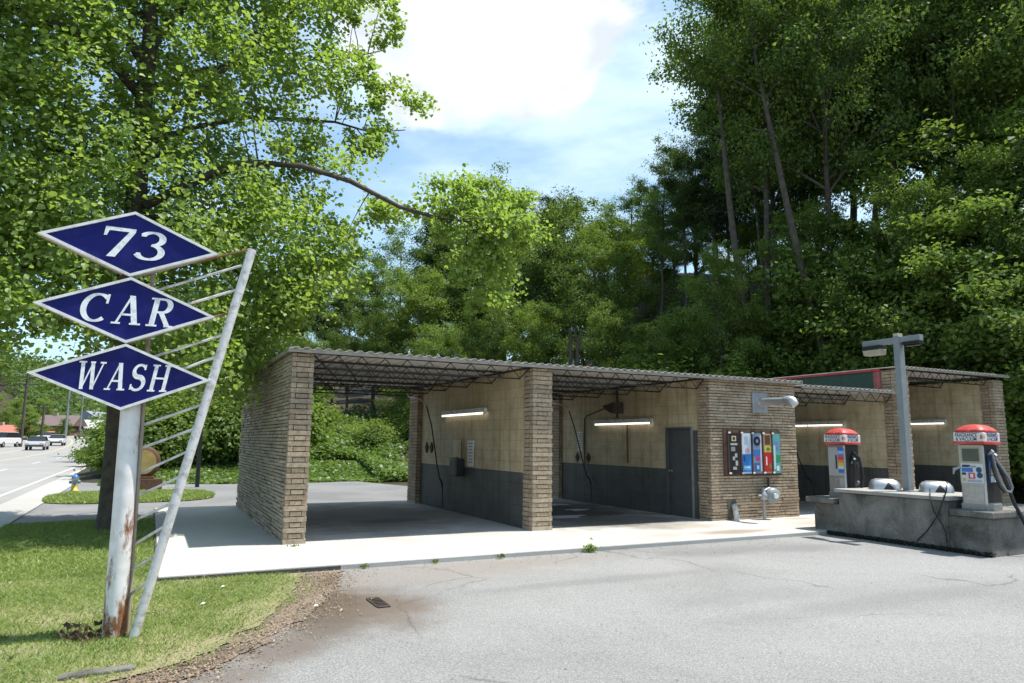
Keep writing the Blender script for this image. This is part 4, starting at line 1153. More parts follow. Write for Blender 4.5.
vacuum('red topped vacuum with cream front panel and long black hose, near end of the island', (11.93, 6.80, .60), math.radians(3), False).scale = (.9, .9, .95)
vacuum('red topped steel vacuum with a rainbow coloured poster at the far end of the island', (12.07, 9.42, .60), math.radians(2), True).scale = (.88, .88, .93)

# lamp post
lp = thing('lamp_post', 'grey square steel lamp post with a T shaped arm standing on the concrete island', 'lamp post', (12.13, 8.16, .785))
mb = MB(); mb.box(-.068, .068, -.06, .06, .02, 2.80); mb.build('post', M['lamp_grey'], lp, .006)
mb = MB(); mb.box(-.14, .14, -.13, .13, 0, .02); mb.build('base_plate', M['galv'], lp)
mb = MB(); mb.box(-.055, .055, -.44, .70, 2.68, 2.785); arm = mb.build('arm', M['lamp_grey'], lp, .006)
mb = MB(); mb.box(-.07, .07, -.04, .05, 2.803, 2.86); mb.build('post_cap', M['cream_plastic'], lp)
mb = MB(); mb.box(-.10, .10, .34, .68, 2.61, 2.679); lh = mb.build('lamp_head', M['dark'], lp)
mb = MB(); mb.prism([(.32, 2.50), (.66, 2.50), (.68, 2.606), (.30, 2.606)], 'yz', -.09, .09); mb.build('lamp_lens', M['cream_plastic'], lh, .01)
mb = MB(); mb.box(-.08, .08, -.43, -.12, 2.625, 2.679); lh = mb.build('lamp_head', M['dark'], lp)
mb = MB(); mb.box(-.06, .06, -.42, -.14, 2.60, 2.624); mb.build('lamp_lens', M['glass_dark'], lh)

# steel half drum hoods on the island
def hood(label, loc, rz):
    t = thing('steel_hood', label, 'hood', loc, rz, 'steel hoods on the concrete island')
    R_, L = .20, .27; prof = []
    n = 14; st = [(-L, .25), (-L + .015, .55), (-L + .06, .82), (-L + .13, .97), (0, 1.), (L - .12, .99), (L - .05, .86), (L - .01, .6), (L, .3)]
    vs_, fs = [], []
    for (y, k) in st:
        for i in range(n + 1):
            a = math.pi * i / n; vs_.append((-math.cos(a) * R_ * k, y, math.sin(a) * R_ * k))
    for i in range(len(st) - 1):
        for k in range(n): fs.append((i * (n + 1) + k, (i + 1) * (n + 1) + k, (i + 1) * (n + 1) + k + 1, i * (n + 1) + k + 1))
    fs += [tuple(range(n + 1)), tuple(range((len(st) - 1) * (n + 1), len(st) * (n + 1)))[::-1]]
    mb_ = MB(); mb_.add(vs_, fs, True); mb_.build('shell', M['steel'], t)
    # triangular mouth in the side of the shell
    def on_shell(y, z, lift=.004): return (-math.sqrt(max(0, (R_ + lift) ** 2 - z * z)), y, z)
    cols = 7; vs_ = []; fs = []
    for i in range(cols):
        y = -.06 - .085 + .17 * i / (cols - 1); top = .015 + .135 * (1 - abs(i - 3) / 3.)
        for j in range(5): vs_.append(on_shell(y, .008 + (top - .008) * j / 4))
    for i in range(cols - 1):
        for j in range(4): fs.append((i * 5 + j, (i + 1) * 5 + j, (i + 1) * 5 + j + 1, i * 5 + j + 1))
    mb_ = MB(); mb_.add(vs_, fs); mb_.build('mouth', M['dark'], t)


hood('white half drum hood on the island between the far vacuum and lamp post', (12.28, 8.72, .785), math.radians(38))
hood('white half drum hood on the island between the lamp post and near vacuum', (12.46, 7.86, .785), math.radians(34))
# loose black cables down the face of the island wall
for i, pts in enumerate([[(947, 482, 11.9), (946, 492, 11.44), (938, 515, 11.44), (927, 531, 11.45), (917, 541, 11.46)], [(930, 489, 11.8), (930, 497, 11.44), (934, 512, 11.44), (942, 524, 11.45), (946, 534, 11.46), (947, 543, 11.47)]]):
    P_ = [onX(u, v, x) for (u, v, x) in pts]
    mb = MB(); mb.tube(P_, .011, 8); tag(mb.build('cable', M['rubber']), ['thin black cable slanting down the island wall towards the lamp post side', 'thin black cable curling down the island wall next to the near end block'][i], 'cable', 'cables hanging on the island wall')
# conduit down the lamp post side of the wall and grass at the foot of the island
rg = np.random.default_rng(9)
C = np.column_stack([11.47 + rg.normal(0, .03, 2600), rg.uniform(6.4, 9.85, 2600), rg.uniform(-.07, .0, 2600)])
V, Fq = leaves(C, .035, np.tile([-1., 0, 0], (len(C), 1)), rg, rnd=1.)
tag(link('moss', np_mesh('moss', V, Fq, flat('dark_moss', (.022, .026, .014), .95))), 'dark weeds and moss along the foot of the concrete island', 'moss', kind='stuff')

# weeds along the apron edge
def weed(x, y, s, n, label):
    rg_ = np.random.default_rng(int(x * 100)); C = np.column_stack([x + rg_.normal(0, s * .5, n), y + rg_.normal(0, s * .22, n), -.05 + np.abs(rg_.normal(0, s * .35, n))])
    V, Fq = leaves(C, .04 + s * .06, (C - [x, y, 0]) * 3, rg_, rnd=.6)
    tag(link('weed', np_mesh('weed', V, Fq, M['leaf_s'])), label, 'weed', 'weeds along the apron edge')


weed(6.12, 9.31, .13, 110, 'largest green weed growing at the apron edge before the middle bay'); weed(3.6, 9.31, .05, 26, 'low weed at the apron edge nearest the iron drain')
weed(2.6, 9.32, .05, 30, 'small weed at the apron edge beside the dirt strip'); weed(4.6, 9.3, .07, 30, 'small weed at the apron edge before the middle brick pier')
weed(2.02, 11.16, .09, 50, 'yellowish weed at the foot of the left brick pier')

rg = np.random.default_rng(41)
C = np.column_stack([rg.uniform(.5, 13, 900), rg.uniform(3.4, 9.3, 900), np.full(900, -.064)])
C[:500, 1] = 9.33 - np.abs(rg.normal(0, .35, 500)); C[:500, 0] = rg.uniform(2.3, 11.3, 500)
kp = ~inpoly(C[:, :2], [(.16, 9.35)] + dirt_edge + [(-2.3, 9.)]); C = C[kp]
V, Fq = leaves(C, .022, np.zeros_like(C), rg, up=2., rnd=.4)
tag(link('grit', np_mesh('grit', V, Fq, M['litter'])), 'crumbs of dry leaf and grit scattered over the asphalt lot', 'grit', kind='stuff')

# iron drain
dx, dy, _ = onZ(378, 603, -.07)
t = thing('drain_grate', 'small rusty iron drain grate in the stained asphalt', 'drain', (dx, dy, -.07)); t.scale = (.7, 1.7, 1)
mb = MB()
for s in (-1, 1): mb.box(-.09, .09, s * .125 - .012, s * .125 + .012, .0005, .012); mb.box(s * .09 - .012, s * .09 + .012, -.113, .113, .0005, .0118)
mb.build('frame', M['iron'], t)
mb = MB()
for i in range(6): mb.box(-.078, .078, -.10 + i * .04 - .008, -.10 + i * .04 + .008, .001, .010)
mb.build('bars', M['iron'], t)
mb = MB(); mb.box(-.078, .078, -.112, .112, .0002, .0008); mb.build('pit', M['dark'], t)

# broken kerb piece at the picture's lower left, pale litter on the grass
p = onZ(95, 676, -.06); mb = MB(); mb.prism([(p[0] - .22, p[1] - .06), (p[0] + .25, p[1] - .02), (p[0] + .22, p[1] + .07), (p[0] - .05, p[1] + .075), (p[0] - .2, p[1] + .04)], 'xy', -.07, -.025)
tag(mb.build('broken_asphalt', M['island'], bevel=.01), 'broken flat slab of asphalt half buried in the leafy dirt', 'debris')
for i, (u, v) in enumerate([(223, 587), (203, 604), (316, 606)]):
    p = onZ(u, v, -.03); mb = MB(); mb.add([(p[0] - .025, p[1], -.03), (p[0] + .02, p[1] - .012, -.02), (p[0] + .03, p[1] + .02, -.028), (p[0], p[1] + .03, -.015)], [(0, 1, 2, 3)])
    tag(mb.build('paper_scrap', M['white']), ['white paper scrap lying on the lawn near the apron', 'white paper scrap lying on the lawn nearest the sign strut', 'pale scrap lying on the dirt strip'][i], 'litter', 'paper scraps on the grass')


# ================================================================== BEYOND: HYDRANT, WOODEN SIGN, ROADSIDE
hx, hy, _ = onZ(74, 491, -.05)
t = thing('fire_hydrant', 'yellow fire hydrant with a blue bonnet on the grass by the highway', 'fire hydrant', (hx, hy, -.05)); t.scale = (.72, .72, .74)
ye = flat('hydrant_yellow', (.55, .42, .05)); bl = flat('hydrant_blue', (.05, .16, .42))
mb = MB(); mb.lathe([(.17, 0), (.17, .05), (.12, .06), (.115, .44), (.15, .45), (.15, .50)], 0, 0, 18); mb.build('barrel', ye, t)
mb = MB(); mb.lathe([(.14, .50), (.135, .56), (.09, .64), (.04, .67), (.035, .73)], 0, 0, 18); mb.build('bonnet', bl, t)
mb = MB(); mb.lathe([(.055, -.21), (.055, .21)], 0, .36, 12, 'x'); mb.build('hose_outlet', bl, t)
mb = MB(); mb.lathe([(.075, -.2), (.075, -.1)], 0, .33, 12, 'y'); mb.build('pumper_outlet', bl, t)

wx, wy, _ = onZ(147, 489, -.05)
t = thing('round_wooden_sign', 'round weathered wooden sign with a pale face on a low brown plinth behind the pole', 'wooden sign', (wx - .16, wy, -.05), math.radians(8)); t.scale = (.92, .92, .95)
mb = MB(); mb.box(-.62, .62, -.2, .2, 0, .34); mb.box(-.35, .35, -.12, .12, .34, .42); mb.build('plinth', M['wood_rim'], t, .015)
mb = MB(); mb.lathe([(.40, -.10), (.52, -.08), (.55, 0), (.52, .10)], 0, .90, 28, 'y'); mb.build('rim', M['wood_rim'], t)
mb = MB(); mb.lathe([(.41, -.112), (.41, -.102)], -.02, .91, 28, 'y'); mb.build('face', M['wood'], t)
px_, py_, _ = onZ(197, 487, -.06)
mb = MB(); mb.tube([(px_, py_, -.1), (px_, py_, 2.1)], .07, 10); tag(mb.build('iron_post', M['dark']), 'thin black iron post standing at the edge of the grass island', 'post')


def car(label, x, y, col, heading, kind='sedan'):
    t = thing('parked_car' if False else 'car', label, 'car', (x, y, -.06 + float(road_z(np.array(y)))), heading, 'cars on the highway')
    W = .88; H0 = 1.45 if kind == 'sedan' else 1.75
    prof = [(-2.2, .35), (-2.25, .62), (-2.1, .86), (-1.2, .95), (1.5, .98), (2.05, .92), (2.2, .7), (2.2, .36)] if kind == 'sedan' else [(-2.3, .40), (-2.32, .8), (-2.15, 1.02), (-1.2, 1.12), (2.1, 1.12), (2.3, .9), (2.3, .42)]
    cabp = [(-1.15, .95), (-.35, H0), (.95, H0), (1.55, .97)] if kind == 'sedan' else [(-1.1, 1.11), (-.5, H0), (1.7, H0), (2.15, 1.11)]
    mb_ = MB(); mb_.prism([(p, q) for p, q in prof], 'xz', -W, W); mb_.build('body', flat('car_' + col[0], col[1], .25), t, .06)
    mb_ = MB(); n = 4
    vs_ = [(p, s * (W - .05 - .16 * (q > 1.2)), q) for s in (-1, 1) for p, q in cabp]
    mb_.add(vs_, [(0, 1, 2, 3), (4, 7, 6, 5), (0, 4, 5, 1), (1, 5, 6, 2), (2, 6, 7, 3), (0, 3, 7, 4)]); cb_ = mb_.build('cabin_glass', M['glass_dark'], t, .03)
    mb_ = MB(); mb_.box(cabp[1][0] - .08, cabp[2][0] + .08, -W + .17, W - .17, H0 + .003, H0 + .045); mb_.build('roof', flat('car_' + col[0], col[1], .25), t, .02)
    for sx in (-1.4, 1.4):
        for s in (-1, 1):
            mb_ = MB(); mb_.lathe([(.2, s * (W - .22)), (.33, s * (W - .20)), (.33, s * W), (.2, s * (W + .02))], sx, .33, 18, 'y')
            wv = mb_.build('wheel', M['tyre'], t)
            mb_ = MB(); mb_.lathe([(.18, s * (W + .012)), (.17, s * (W + .028))], sx, .33, 14, 'y'); mb_.build('rim', M['galv'], wv)
    e0 = prof[1][0]; e1 = prof[-2][0]
    for s in (-1, 1):
        mb_ = MB(); mb_.box(e0 - .01, e0 + .12, s * .66 - .16, s * .66 + .16, .62, .78); mb_.build('headlight', flat('lamp_clear', (.6, .6, .58), .2), t)
        mb_ = MB(); mb_.box(e1 - .1, e1 + .02, s * .68 - .14, s * .68 + .14, .68, .84); mb_.build('tail_light', flat('lamp_red', (.4, .02, .02), .3), t)
    mb_ = MB(); mb_.box(e0 - .02, e0 + .1, -.8, .8, .38, .52); mb_.build('bumper', M['dark'], t)
    return t


def atY(u, Y):
    p = onY(u, 440, Y); return p[0]


car('silver car on the highway nearest the red roofed building', atY(38, 92), 92, ('silver', (.42, .43, .45)), math.radians(90))
car('white car following behind the silver car on the highway', atY(57, 112), 112, ('white', (.68, .68, .68)), math.radians(90))
car('dark red car far off on the highway before the white house', atY(80, 165), 165, ('maroon', (.16, .03, .03)), math.radians(90))
car('white pickup sized car on the highway beside the dark tree trunk', atY(101, 108), 108, ('white', (.68, .68, .68)), math.radians(-90), 'suv')
car('red car farther up the highway beside the dark tree trunk', atY(99, 170), 170, ('red', (.35, .03, .03)), math.radians(-90), 'suv')
car('white van parked at the left edge in front of the red roofed building', atY(3, 103), 103, ('white', (.68, .68, .68)), math.radians(70), 'suv')
car('pale car parked between the red roofed building and the tree', atY(47, 140), 140, ('pale', (.55, .57, .60)), math.radians(75))

# roadside buildings
def gz(x, y): return float(hill(x, y))


def house(name, label, cx, cy, w, d, hw, hr, wallm, roofm, rz, nwin=4, hip=False):
    t = thing(name, label, 'building', (cx, cy, gz(cx, cy)), rz)
    mb_ = MB(); mb_.box(-w / 2, w / 2, -d / 2, d / 2, -.5, hw); wl_ = mb_.build('wall', wallm, t)
    o = .7; i = d * .5 if hip else 0
    mb_ = MB(); V = [(-w / 2 - o, -d / 2 - o, hw), (w / 2 + o, -d / 2 - o, hw), (w / 2 + o, d / 2 + o, hw), (-w / 2 - o, d / 2 + o, hw), (-w / 2 - o + i, 0, hw + hr), (w / 2 + o - i, 0, hw + hr)]
    mb_.add(V, [(0, 1, 5, 4), (2, 3, 4, 5), (1, 2, 5), (3, 0, 4), (3, 2, 1, 0)]); rf_ = mb_.build('roof', roofm, t)
    mb_ = MB(); mb_.box(-w * .2 - .4, -w * .2 + .4, -.4, .4, hw + hr * .4, hw + hr + .6); mb_.build('chimney', M['brick'], rf_)
    for k in range(nwin):
        x = -w / 2 + w * (k + .5) / nwin
        mb_ = MB(); mb_.box(x - .6, x + .6, -d / 2 - .06, -d / 2 - .005, hw * .35, hw * .78); wi = mb_.build('window', flat('window_frame', (.6, .6, .58)), t)
        mb_ = MB(); mb_.box(x - .5, x + .5, -d / 2 - .085, -d / 2 - .061, hw * .38, hw * .75); mb_.build('pane', M['glass_dark'], wi)
    mb_ = MB(); x = w * .12; mb_.box(x - .5, x + .5, -d / 2 - .08, -d / 2 - .004, 0, 2.1) if False else mb_.box(w / 2 - .06 + .061, w / 2 + .10, -.5, .5, 0, 2.1); mb_.build('door', M['door'], t)
    return t


RR = flat('red_roof', (.40, .15, .10), .7)
house('roadside_shop', 'long low building with an orange red roof at the left edge beside the highway', atY(8, 185), 185, 8, 8, 2.4, 1.7, flat('shop_wall', (.32, .22, .18)), RR, math.radians(-20), 5)
house('roadside_shop', 'low building with an orange red roof between the bushy tree and the brown shop', atY(45, 200), 200, 7.5, 8, 2.6, 2.0, flat('shop_wall', (.32, .22, .18)), RR, math.radians(-15), 5)
house('brown_shop', 'small dark brown gabled shop beside the second red roof', atY(60, 200), 200, 7, 8, 4.2, 2.6, flat('brown_wall', (.14, .075, .055)), flat('brown_roof', (.17, .12, .11)), math.radians(-15), 3)
house('pale_shop', 'low pale building with a whitish roof behind the light pole', atY(72, 230), 230, 15, 9, 4.0, 2.4, flat('pale_wall', (.5, .48, .45)), flat('pale_roof', (.5, .5, .5)), math.radians(-15), 5)
house('white_house', 'white gabled house at the far end of the highway', atY(94, 265), 265, 13, 11, 5.5, 4.0, flat('house_white', (.68, .68, .68)), flat('slate_roof', (.26, .28, .32)), math.radians(70), 4)


def utility_pole(u, Y, h, label, m, arms=1, mast=False):
    x = atY(u, Y); t = thing('utility_pole', label, 'utility pole', (x, Y, gz(x, Y)), 0, 'poles along the highway')
    mb_ = MB(); mb_.tube([(0, 0, -.2), (0, 0, h)], [.20, .13], 10); mb_.build('pole', m, t)
    for k in range(arms):
        mb_ = MB(); mb_.box(-1.2, 1.2, -.06, .06, h - .6 - k * .9, h - .45 - k * .9); mb_.build('crossarm', m, t)
        for s in (-1, -.4, .4, 1):
            mb_ = MB(); mb_.lathe([(.04, h - .449 - k * .9), (.06, h - .38 - k * .9), (.03, h - .28 - k * .9)], s, 0, 8); mb_.build('insulator', M['lamp_grey'], t)
    if mast:
        mb_ = MB(); mb_.tube([(0, 0, h - .3), (1.0, -.3, h + .2), (2.0, -.6, h + .25)], .05, 6); a = mb_.build('lamp_arm', m, t)
        mb_ = MB(); mb_.box(1.9, 2.6, -.75, -.45, h + .17, h + .30); mb_.build('lamp_head', M['lamp_grey'], a)


utility_pole(65, 122, 11.5, 'tall pale light pole beside the highway', M['galv'], 0, True)
utility_pole(79, 165, 10, 'thin pale utility pole before the white house', M['galv'], 1)
utility_pole(41, 112, 6.0, 'dark wooden pole between the two red roofs', M['bark_dark'], 1)
utility_pole(21, 105, 9.5, 'grey wooden utility pole beside the bushy roadside tree', M['bark_dark'], 2)


# ================================================================== TREES
def tubes_np(paths, n=6):
    """paths: list of (pts (k,3), radii (k)); returns V,F quads"""
    VV, FF, off = [], [], 0
    ang = np.linspace(0, 2 * math.pi, n + 1)[:-1]
    for pts, rs in paths:
        pts = np.asarray(pts, float); k = len(pts)
        t = np.gradient(pts, axis=0); t /= np.linalg.norm(t, axis=1)[:, None] + 1e-9
        ref = np.array([1., 0, 0]) if abs(t[0, 0]) < .8 else np.array([0, 1., 0])
        a = np.cross(t, ref); a /= np.linalg.norm(a, axis=1)[:, None] + 1e-9; b_ = np.cross(t, a)
        R_ = pts[:, None] + (a[:, None] * np.cos(ang)[None, :, None] + b_[:, None] * np.sin(ang)[None, :, None]) * np.asarray(rs)[:, None, None]
        VV.append(R_.reshape(-1, 3))
        i = np.arange(k - 1)[:, None] * n + np.arange(n)[None]; j = np.arange(k - 1)[:, None] * n + (np.arange(n)[None] + 1) % n
        FF.append(np.stack([i, j, j + n, i + n], -1).reshape(-1, 4) + off); off += k * n
    return np.concatenate(VV), np.concatenate(FF)


def bez(a, c, b_, n=8):
    t = np.linspace(0, 1, n)[:, None]; return (1 - t) ** 2 * a + 2 * t * (1 - t) * c + t * t * b_


def make_tree(seed, H, tr, crown, z0, n_limb, n_leaf, size, leafm, barkm, style='broad', csig=.55):
    """returns (trunk mesh, crown mesh); crown=(rx, ry, rz): ellipsoid about the upper stem"""
    rg = np.random.default_rng(seed); paths = []; tw = []
    k = 10; zz = np.linspace(0, H * .93, k)
    stem = np.column_stack([np.cumsum(rg.normal(0, H * .006, k)), np.cumsum(rg.normal(0, H * .006, k)), zz]); stem[0, :2] = 0
    rs = tr * (1 - .88 * (zz / zz[-1]) ** .9); rs[0] *= 1.35
    paths.append((stem, rs))
    zc = z0 + (H - z0) * .52; rx, ry, rz = crown[0], crown[1], (H - z0) * .53
    ga = 2.399
    for i in range(n_limb):
        f = (i + .5) / n_limb
        if style == 'pine':
            zb = z0 + (H * .95 - z0) * f; L = crown[0] * (1 - f) ** .75 * rg.uniform(.7, 1.15) + .3; an = i * ga + rg.normal() * .3
            p0 = np.array([np.interp(zb, zz, stem[:, 0]), np.interp(zb, zz, stem[:, 1]), zb])
            end = p0 + np.array([math.cos(an) * L, math.sin(an) * L, L * rg.uniform(-.05, .35)]); ctrl = (p0 + end) / 2 + np.array([0, 0, .1 * L])
        else:
            an = i * ga + rg.normal() * .5; ph = math.asin(np.clip(-.75 + 1.7 * f + rg.normal() * .12, -.95, .98))
            kk = rg.uniform(.62, 1.06)
            end = np.array([math.cos(an) * math.cos(ph) * rx * kk, math.sin(an) * math.cos(ph) * ry * kk, zc + math.sin(ph) * rz * kk])
            zb = max(z0 * .75, min(H * .88, end[2] - np.hypot(end[0], end[1]) * rg.uniform(.45, .9)))
            p0 = np.array([np.interp(zb, zz, stem[:, 0]), np.interp(zb, zz, stem[:, 1]), zb]); end[:2] += p0[:2]
            ctrl = p0 * .45 + end * .55 + np.array([0, 0, rg.uniform(-.02, .12) * rx])
        P = bez(p0, ctrl, end, 7); r0 = max(.02, np.interp(p0[2], zz, rs) * rg.uniform(.35, .55))
        paths.append((P, np.linspace(r0, r0 * .15, 7)))
        nsub = 4 if style != 'pine' else 3
        for j in range(nsub):
            t = rg.uniform(.3, 1.); q = P[int(t * 6)]
            d = rg.normal(size=3) * np.array([1, 1, .55]); d /= np.linalg.norm(d)
            L = (rx * rg.uniform(.15, .38)) if style != 'pine' else rg.uniform(.3, .8)
            e = q + d * L + (P[-1] - P[0]) / (np.linalg.norm(P[-1] - P[0]) + .01) * L * .4
            if j % 2 == 0: paths.append((np.stack([q, (q + e) / 2 + rg.normal(size=3) * .05, e]), np.array([r0 * .22, r0 * .15, r0 * .06]) + .006))
            tw.append(e); tw.append((q + e) / 2)
        tw.append(end)
    tw = np.array(tw); n_c = len(tw)
    wgt = rg.uniform(.1, 1.6, n_c) ** 1.5; idx = rg.choice(n_c, n_leaf, p=wgt / wgt.sum())
    sg = csig * rg.uniform(.6, 1.3, n_c)[idx][:, None]
    if style == 'pine':
        C = tw[idx] + rg.normal(size=(n_leaf, 3)) * sg * np.array([1, 1, .35])
    else:
        C = tw[idx] + rg.normal(size=(n_leaf, 3)) * sg * np.array([1, 1, .62])
    out = C - tw[idx]; out /= np.linalg.norm(out, axis=1)[:, None] + 1e-6
    o2 = C - np.array([0, 0, zc]); o2 /= np.linalg.norm(o2, axis=1)[:, None] + 1e-6
    V, Fq = leaves(C, size, out * .5 + o2 * .6, rg, up=.6, outw=.5, rnd=.6, aspect=(.62 if style != 'pine' else .2), droop=.25)
    tv, tf = tubes_np(paths, 6)
    return np_mesh('trunk', tv, tf, barkm, True), np_mesh('crown', V, Fq, leafm)


PROTO = {}
SPEC = {   # seed, H, trunk radius, crown radii, lowest branch, limbs, leaves, leaf size
    'broad': (1, 16., .24, (4.6, 4.4), 4.0, 30, 30000, .18, 'leaf_a', 'bark_dark', 'broad', .38),
    'dense': (2, 14., .22, (4.4, 4.6), 2.2, 38, 38000, .175, 'leaf_b', 'bark_dark', 'broad', .37),
    'slender': (3, 18., .20, (3.0, 3.1), 5.5, 30, 26000, .17, 'leaf_c', 'bark_dark', 'broad', .34),
    'pine': (4, 17., .20, (2.7, 2.7), 5.5, 60, 26000, .24, 'leaf_pine', 'bark_dark', 'pine', .30),
    'loose': (5, 17., .24, (4.4, 4.4), 5.0, 24, 22000, .18, 'leaf_b', 'bark_dark', 'broad', .38),
    'small': (6, 7., .09, (2.5, 2.5), .8, 26, 18000, .15, 'leaf_b', 'bark_dark', 'broad', .28),
    'lean': (8, 22., .27, (3.2, 3.2), 11., 16, 9000, .18, 'leaf_b', 'bark_dark', 'broad', .42),
    'tallbare': (7, 20., .25, (4.2, 4.2), 7.5, 26, 26000, .18, 'leaf_a', 'bark_dark', 'broad', .40),
}
for k, (sd, H_, tr, cr, z0, nl, nf, sz, lm, bm, stl, cs) in SPEC.items():
    PROTO[k] = (make_tree(sd, H_, tr, cr, z0, nl, nf, sz, M[lm], M[bm], stl, cs), H_)
LOOK = {'broad': 'dark broadleaf tree', 'dense': 'dense low branched tree', 'slender': 'slender grey green tree', 'pine': 'dark pine tree',
        'loose': 'loose airy tree', 'small': 'small bushy tree', 'tallbare': 'tall bare trunked tree', 'lean': 'leaning sparse topped tree'}
ZONES = [(-1e9, 60, 'left of the blue sign'), (60, 240, 'behind the blue sign'), (240, 310, 'above the left brick wall'), (310, 430, 'over the first bay'), (430, 540, 'above the middle pier'),
         (540, 640, 'over the second bay'), (640, 720, 'above the grey door'), (720, 800, 'above the brick office'), (800, 870, 'above the third bay'), (870, 950, 'above the lamp post'), (950, 1e9, 'above the tall end bay')]
TREES = []


def plant(kind, x, y, h, rz=None, wide=1., row='', name='broadleaf_tree', zoff=-.15):
    (tm, cm), H0 = PROTO[kind]; i = len(TREES); rz = (i * 2.399) % 6.283 if rz is None else rz
    r = bpy.data.objects.new({'pine': 'pine_tree', 'small': 'understorey_tree'}.get(kind, name), None); COL.objects.link(r)
    r.location = (x, y, gz(x, y) + zoff); r.rotation_euler = (random.uniform(-.03, .03), random.uniform(-.03, .03), rz)
    s = h / H0; r.scale = (s * wide, s * wide, s)
    for n_, me in (('trunk', tm), ('crown', cm)): link(n_, me, r)
    u = to_px((x, y, gz(x, y) + h * .6))[0]
    zn = [z for a, b_, z in ZONES if a <= u < b_][0]
    TREES.append((r, LOOK[kind], row, zn, u)); return r


def label_trees():
    by = {}
    for r, look, row, zn, u in TREES: by.setdefault((look, row, zn), []).append((u, r))
    for (look, row, zn), L in by.items():
        L.sort(key=lambda q: q[0]); n = len(L)
        for i, (u, r) in enumerate(L):
            pos = '' if n == 1 else (', left of two' if i == 0 else ', right of two') if n == 2 else ', %s from left' % (['first', 'second', 'third', 'fourth', 'fifth', 'sixth', 'seventh', 'eighth', 'ninth', 'tenth', 'eleventh', 'twelfth', 'thirteenth', 'fourteenth', 'fifteenth'][i])
            tag(r, ' '.join(f'{look} {row} {zn}'.split()) + pos, 'tree', 'trees on the wooded hill')


def tree_px(kind, u, D, vtop, row, wide=1., hmax=26.):
    """stand a tree at distance D along pixel column u, tall enough to reach row vtop"""
    while True:                                   # keep clear of the building
        p = at_depth(u, 440, D); x, y = p[0], p[1]
        if x > 24.5 or y > 21.5: break
        D += .4
    z = gz(x, y)
    top = at_depth(u, vtop, D)[2]
    return plant(kind, x, y, min(hmax, max(3., top - z)), None, wide, row)


# skyline row
for k, u, D, v, w in [('broad', 150, 60, 300, 1.), ('dense', 225, 62, 262, 1.), ('broad', 290, 60, 240, 1.), ('slender', 345, 58, 232, 1.), ('broad', 395, 60, 225, 1.), ('slender', 440, 62, 200, 1.1), ('broad', 478, 66, 168, 1.), ('pine', 541, 64, 172, 1.), ('slender', 562, 62, 178, 1.2),
                      ('broad', 515, 60, 190, .9), ('dense', 600, 58, 190, 1.), ('broad', 632, 54, 178, 1.), ('pine', 655, 50, 165, 1.), ('broad', 700, 46, 120, .9), ('pine', 745, 44, 60, .8), ('dense', 700, 43, 195, 1.), ('dense', 735, 46, 165, 1.), ('broad', 770, 47, 150, 1.), ('dense', 805, 46, 140, 1.), ('dense', 755, 41, 212, 1.), ('dense', 655, 46, 205, 1.), ('dense', 678, 45, 215, 1.), ('dense', 330, 50, 330, 1.), ('dense', 372, 52, 325, 1.), ('dense', 408, 50, 320, 1.), ('pine', 722, 42, 60, .75)]:
    tree_px(k, u, D, v, 'on the skyline', w)
# middle row
for k, u, D, v, w in [('dense', 140, 48, 330, 1.), ('broad', 195, 46, 300, 1.), ('dense', 262, 47, 285, 1.), ('slender', 318, 45, 262, 1.2), ('broad', 372, 46, 258, 1.), ('dense', 418, 44, 262, 1.), ('broad', 466, 46, 235, 1.), ('dense', 505, 48, 222, .9), ('slender', 548, 46, 222, 1.2), ('broad', 585, 45, 228, 1.),
                      ('dense', 618, 42, 215, .9), ('loose', 664, 40, 128, .8), ('slender', 690, 38, 120, .9)]:
    tree_px(k, u, D, v, 'in mid distance', w)
# front row on the left bank
for k, u, D, v, w in [('dense', 170, 37, 360, 1.), ('small', 235, 34, 385, 1.), ('dense', 300, 39, 330, .9), ('broad', 345, 42, 300, .9), ('small', 398, 40, 375, 1.), ('dense', 440, 39, 320, .9), ('broad', 490, 37, 275, .9), ('dense', 535, 36, 300, .8), ('broad', 575, 35, 285, .9), ('dense', 612, 33, 300, .8)]:
    tree_px(k, u, D, v, 'in front row', w)
# the steep wooded hill on the right: tall trees
for k, u, D, v, w in [('tallbare', 772, 34, -10, .75), ('loose', 800, 37, -90, .85), ('tallbare', 772, 30, -120, .9), ('broad', 815, 40, -120, .9), ('tallbare', 843, 29, -150, .9), ('loose', 868, 36, -190, .9), ('tallbare', 908, 32, -170, .9),
                      ('loose', 945, 35, -200, 1.), ('tallbare', 975, 30, -180, .9), ('broad', 1005, 36, -200, 1.), ('dense', 1040, 29, -140, 1.), ('loose', 1085, 31, -200, 1.), ('dense', 1120, 26, -120, 1.), ('pine', 716, 38, 40, .75), ('pine', 790, 35, -60, 1.2), ('broad', 960, 46, -200, 1.1), ('slender', 830, 46, -120, 1.2), ('broad', 770, 50, -60, 1.2), ('loose', 890, 48, -150, 1.)]:
    tree_px(k, u, D, v, 'on steep hill', w * .8, 25.)
for u, D, v, ln in [(852, 27, -150, .13), (762, 29.5, -110, .03), (972, 28, -150, -.10)]:
    r = tree_px('lean', u, D, v, 'on steep hill', .85, 26.); r.rotation_euler = (0, 0, 0)
    ax = Vector(RM[:, 2]) ; r.rotation_mode = 'QUATERNION'; r.rotation_quaternion = Matrix.Rotation(-ln, 3, Vector((RM[0][2], RM[1][2], 0)).normalized()).to_quaternion()
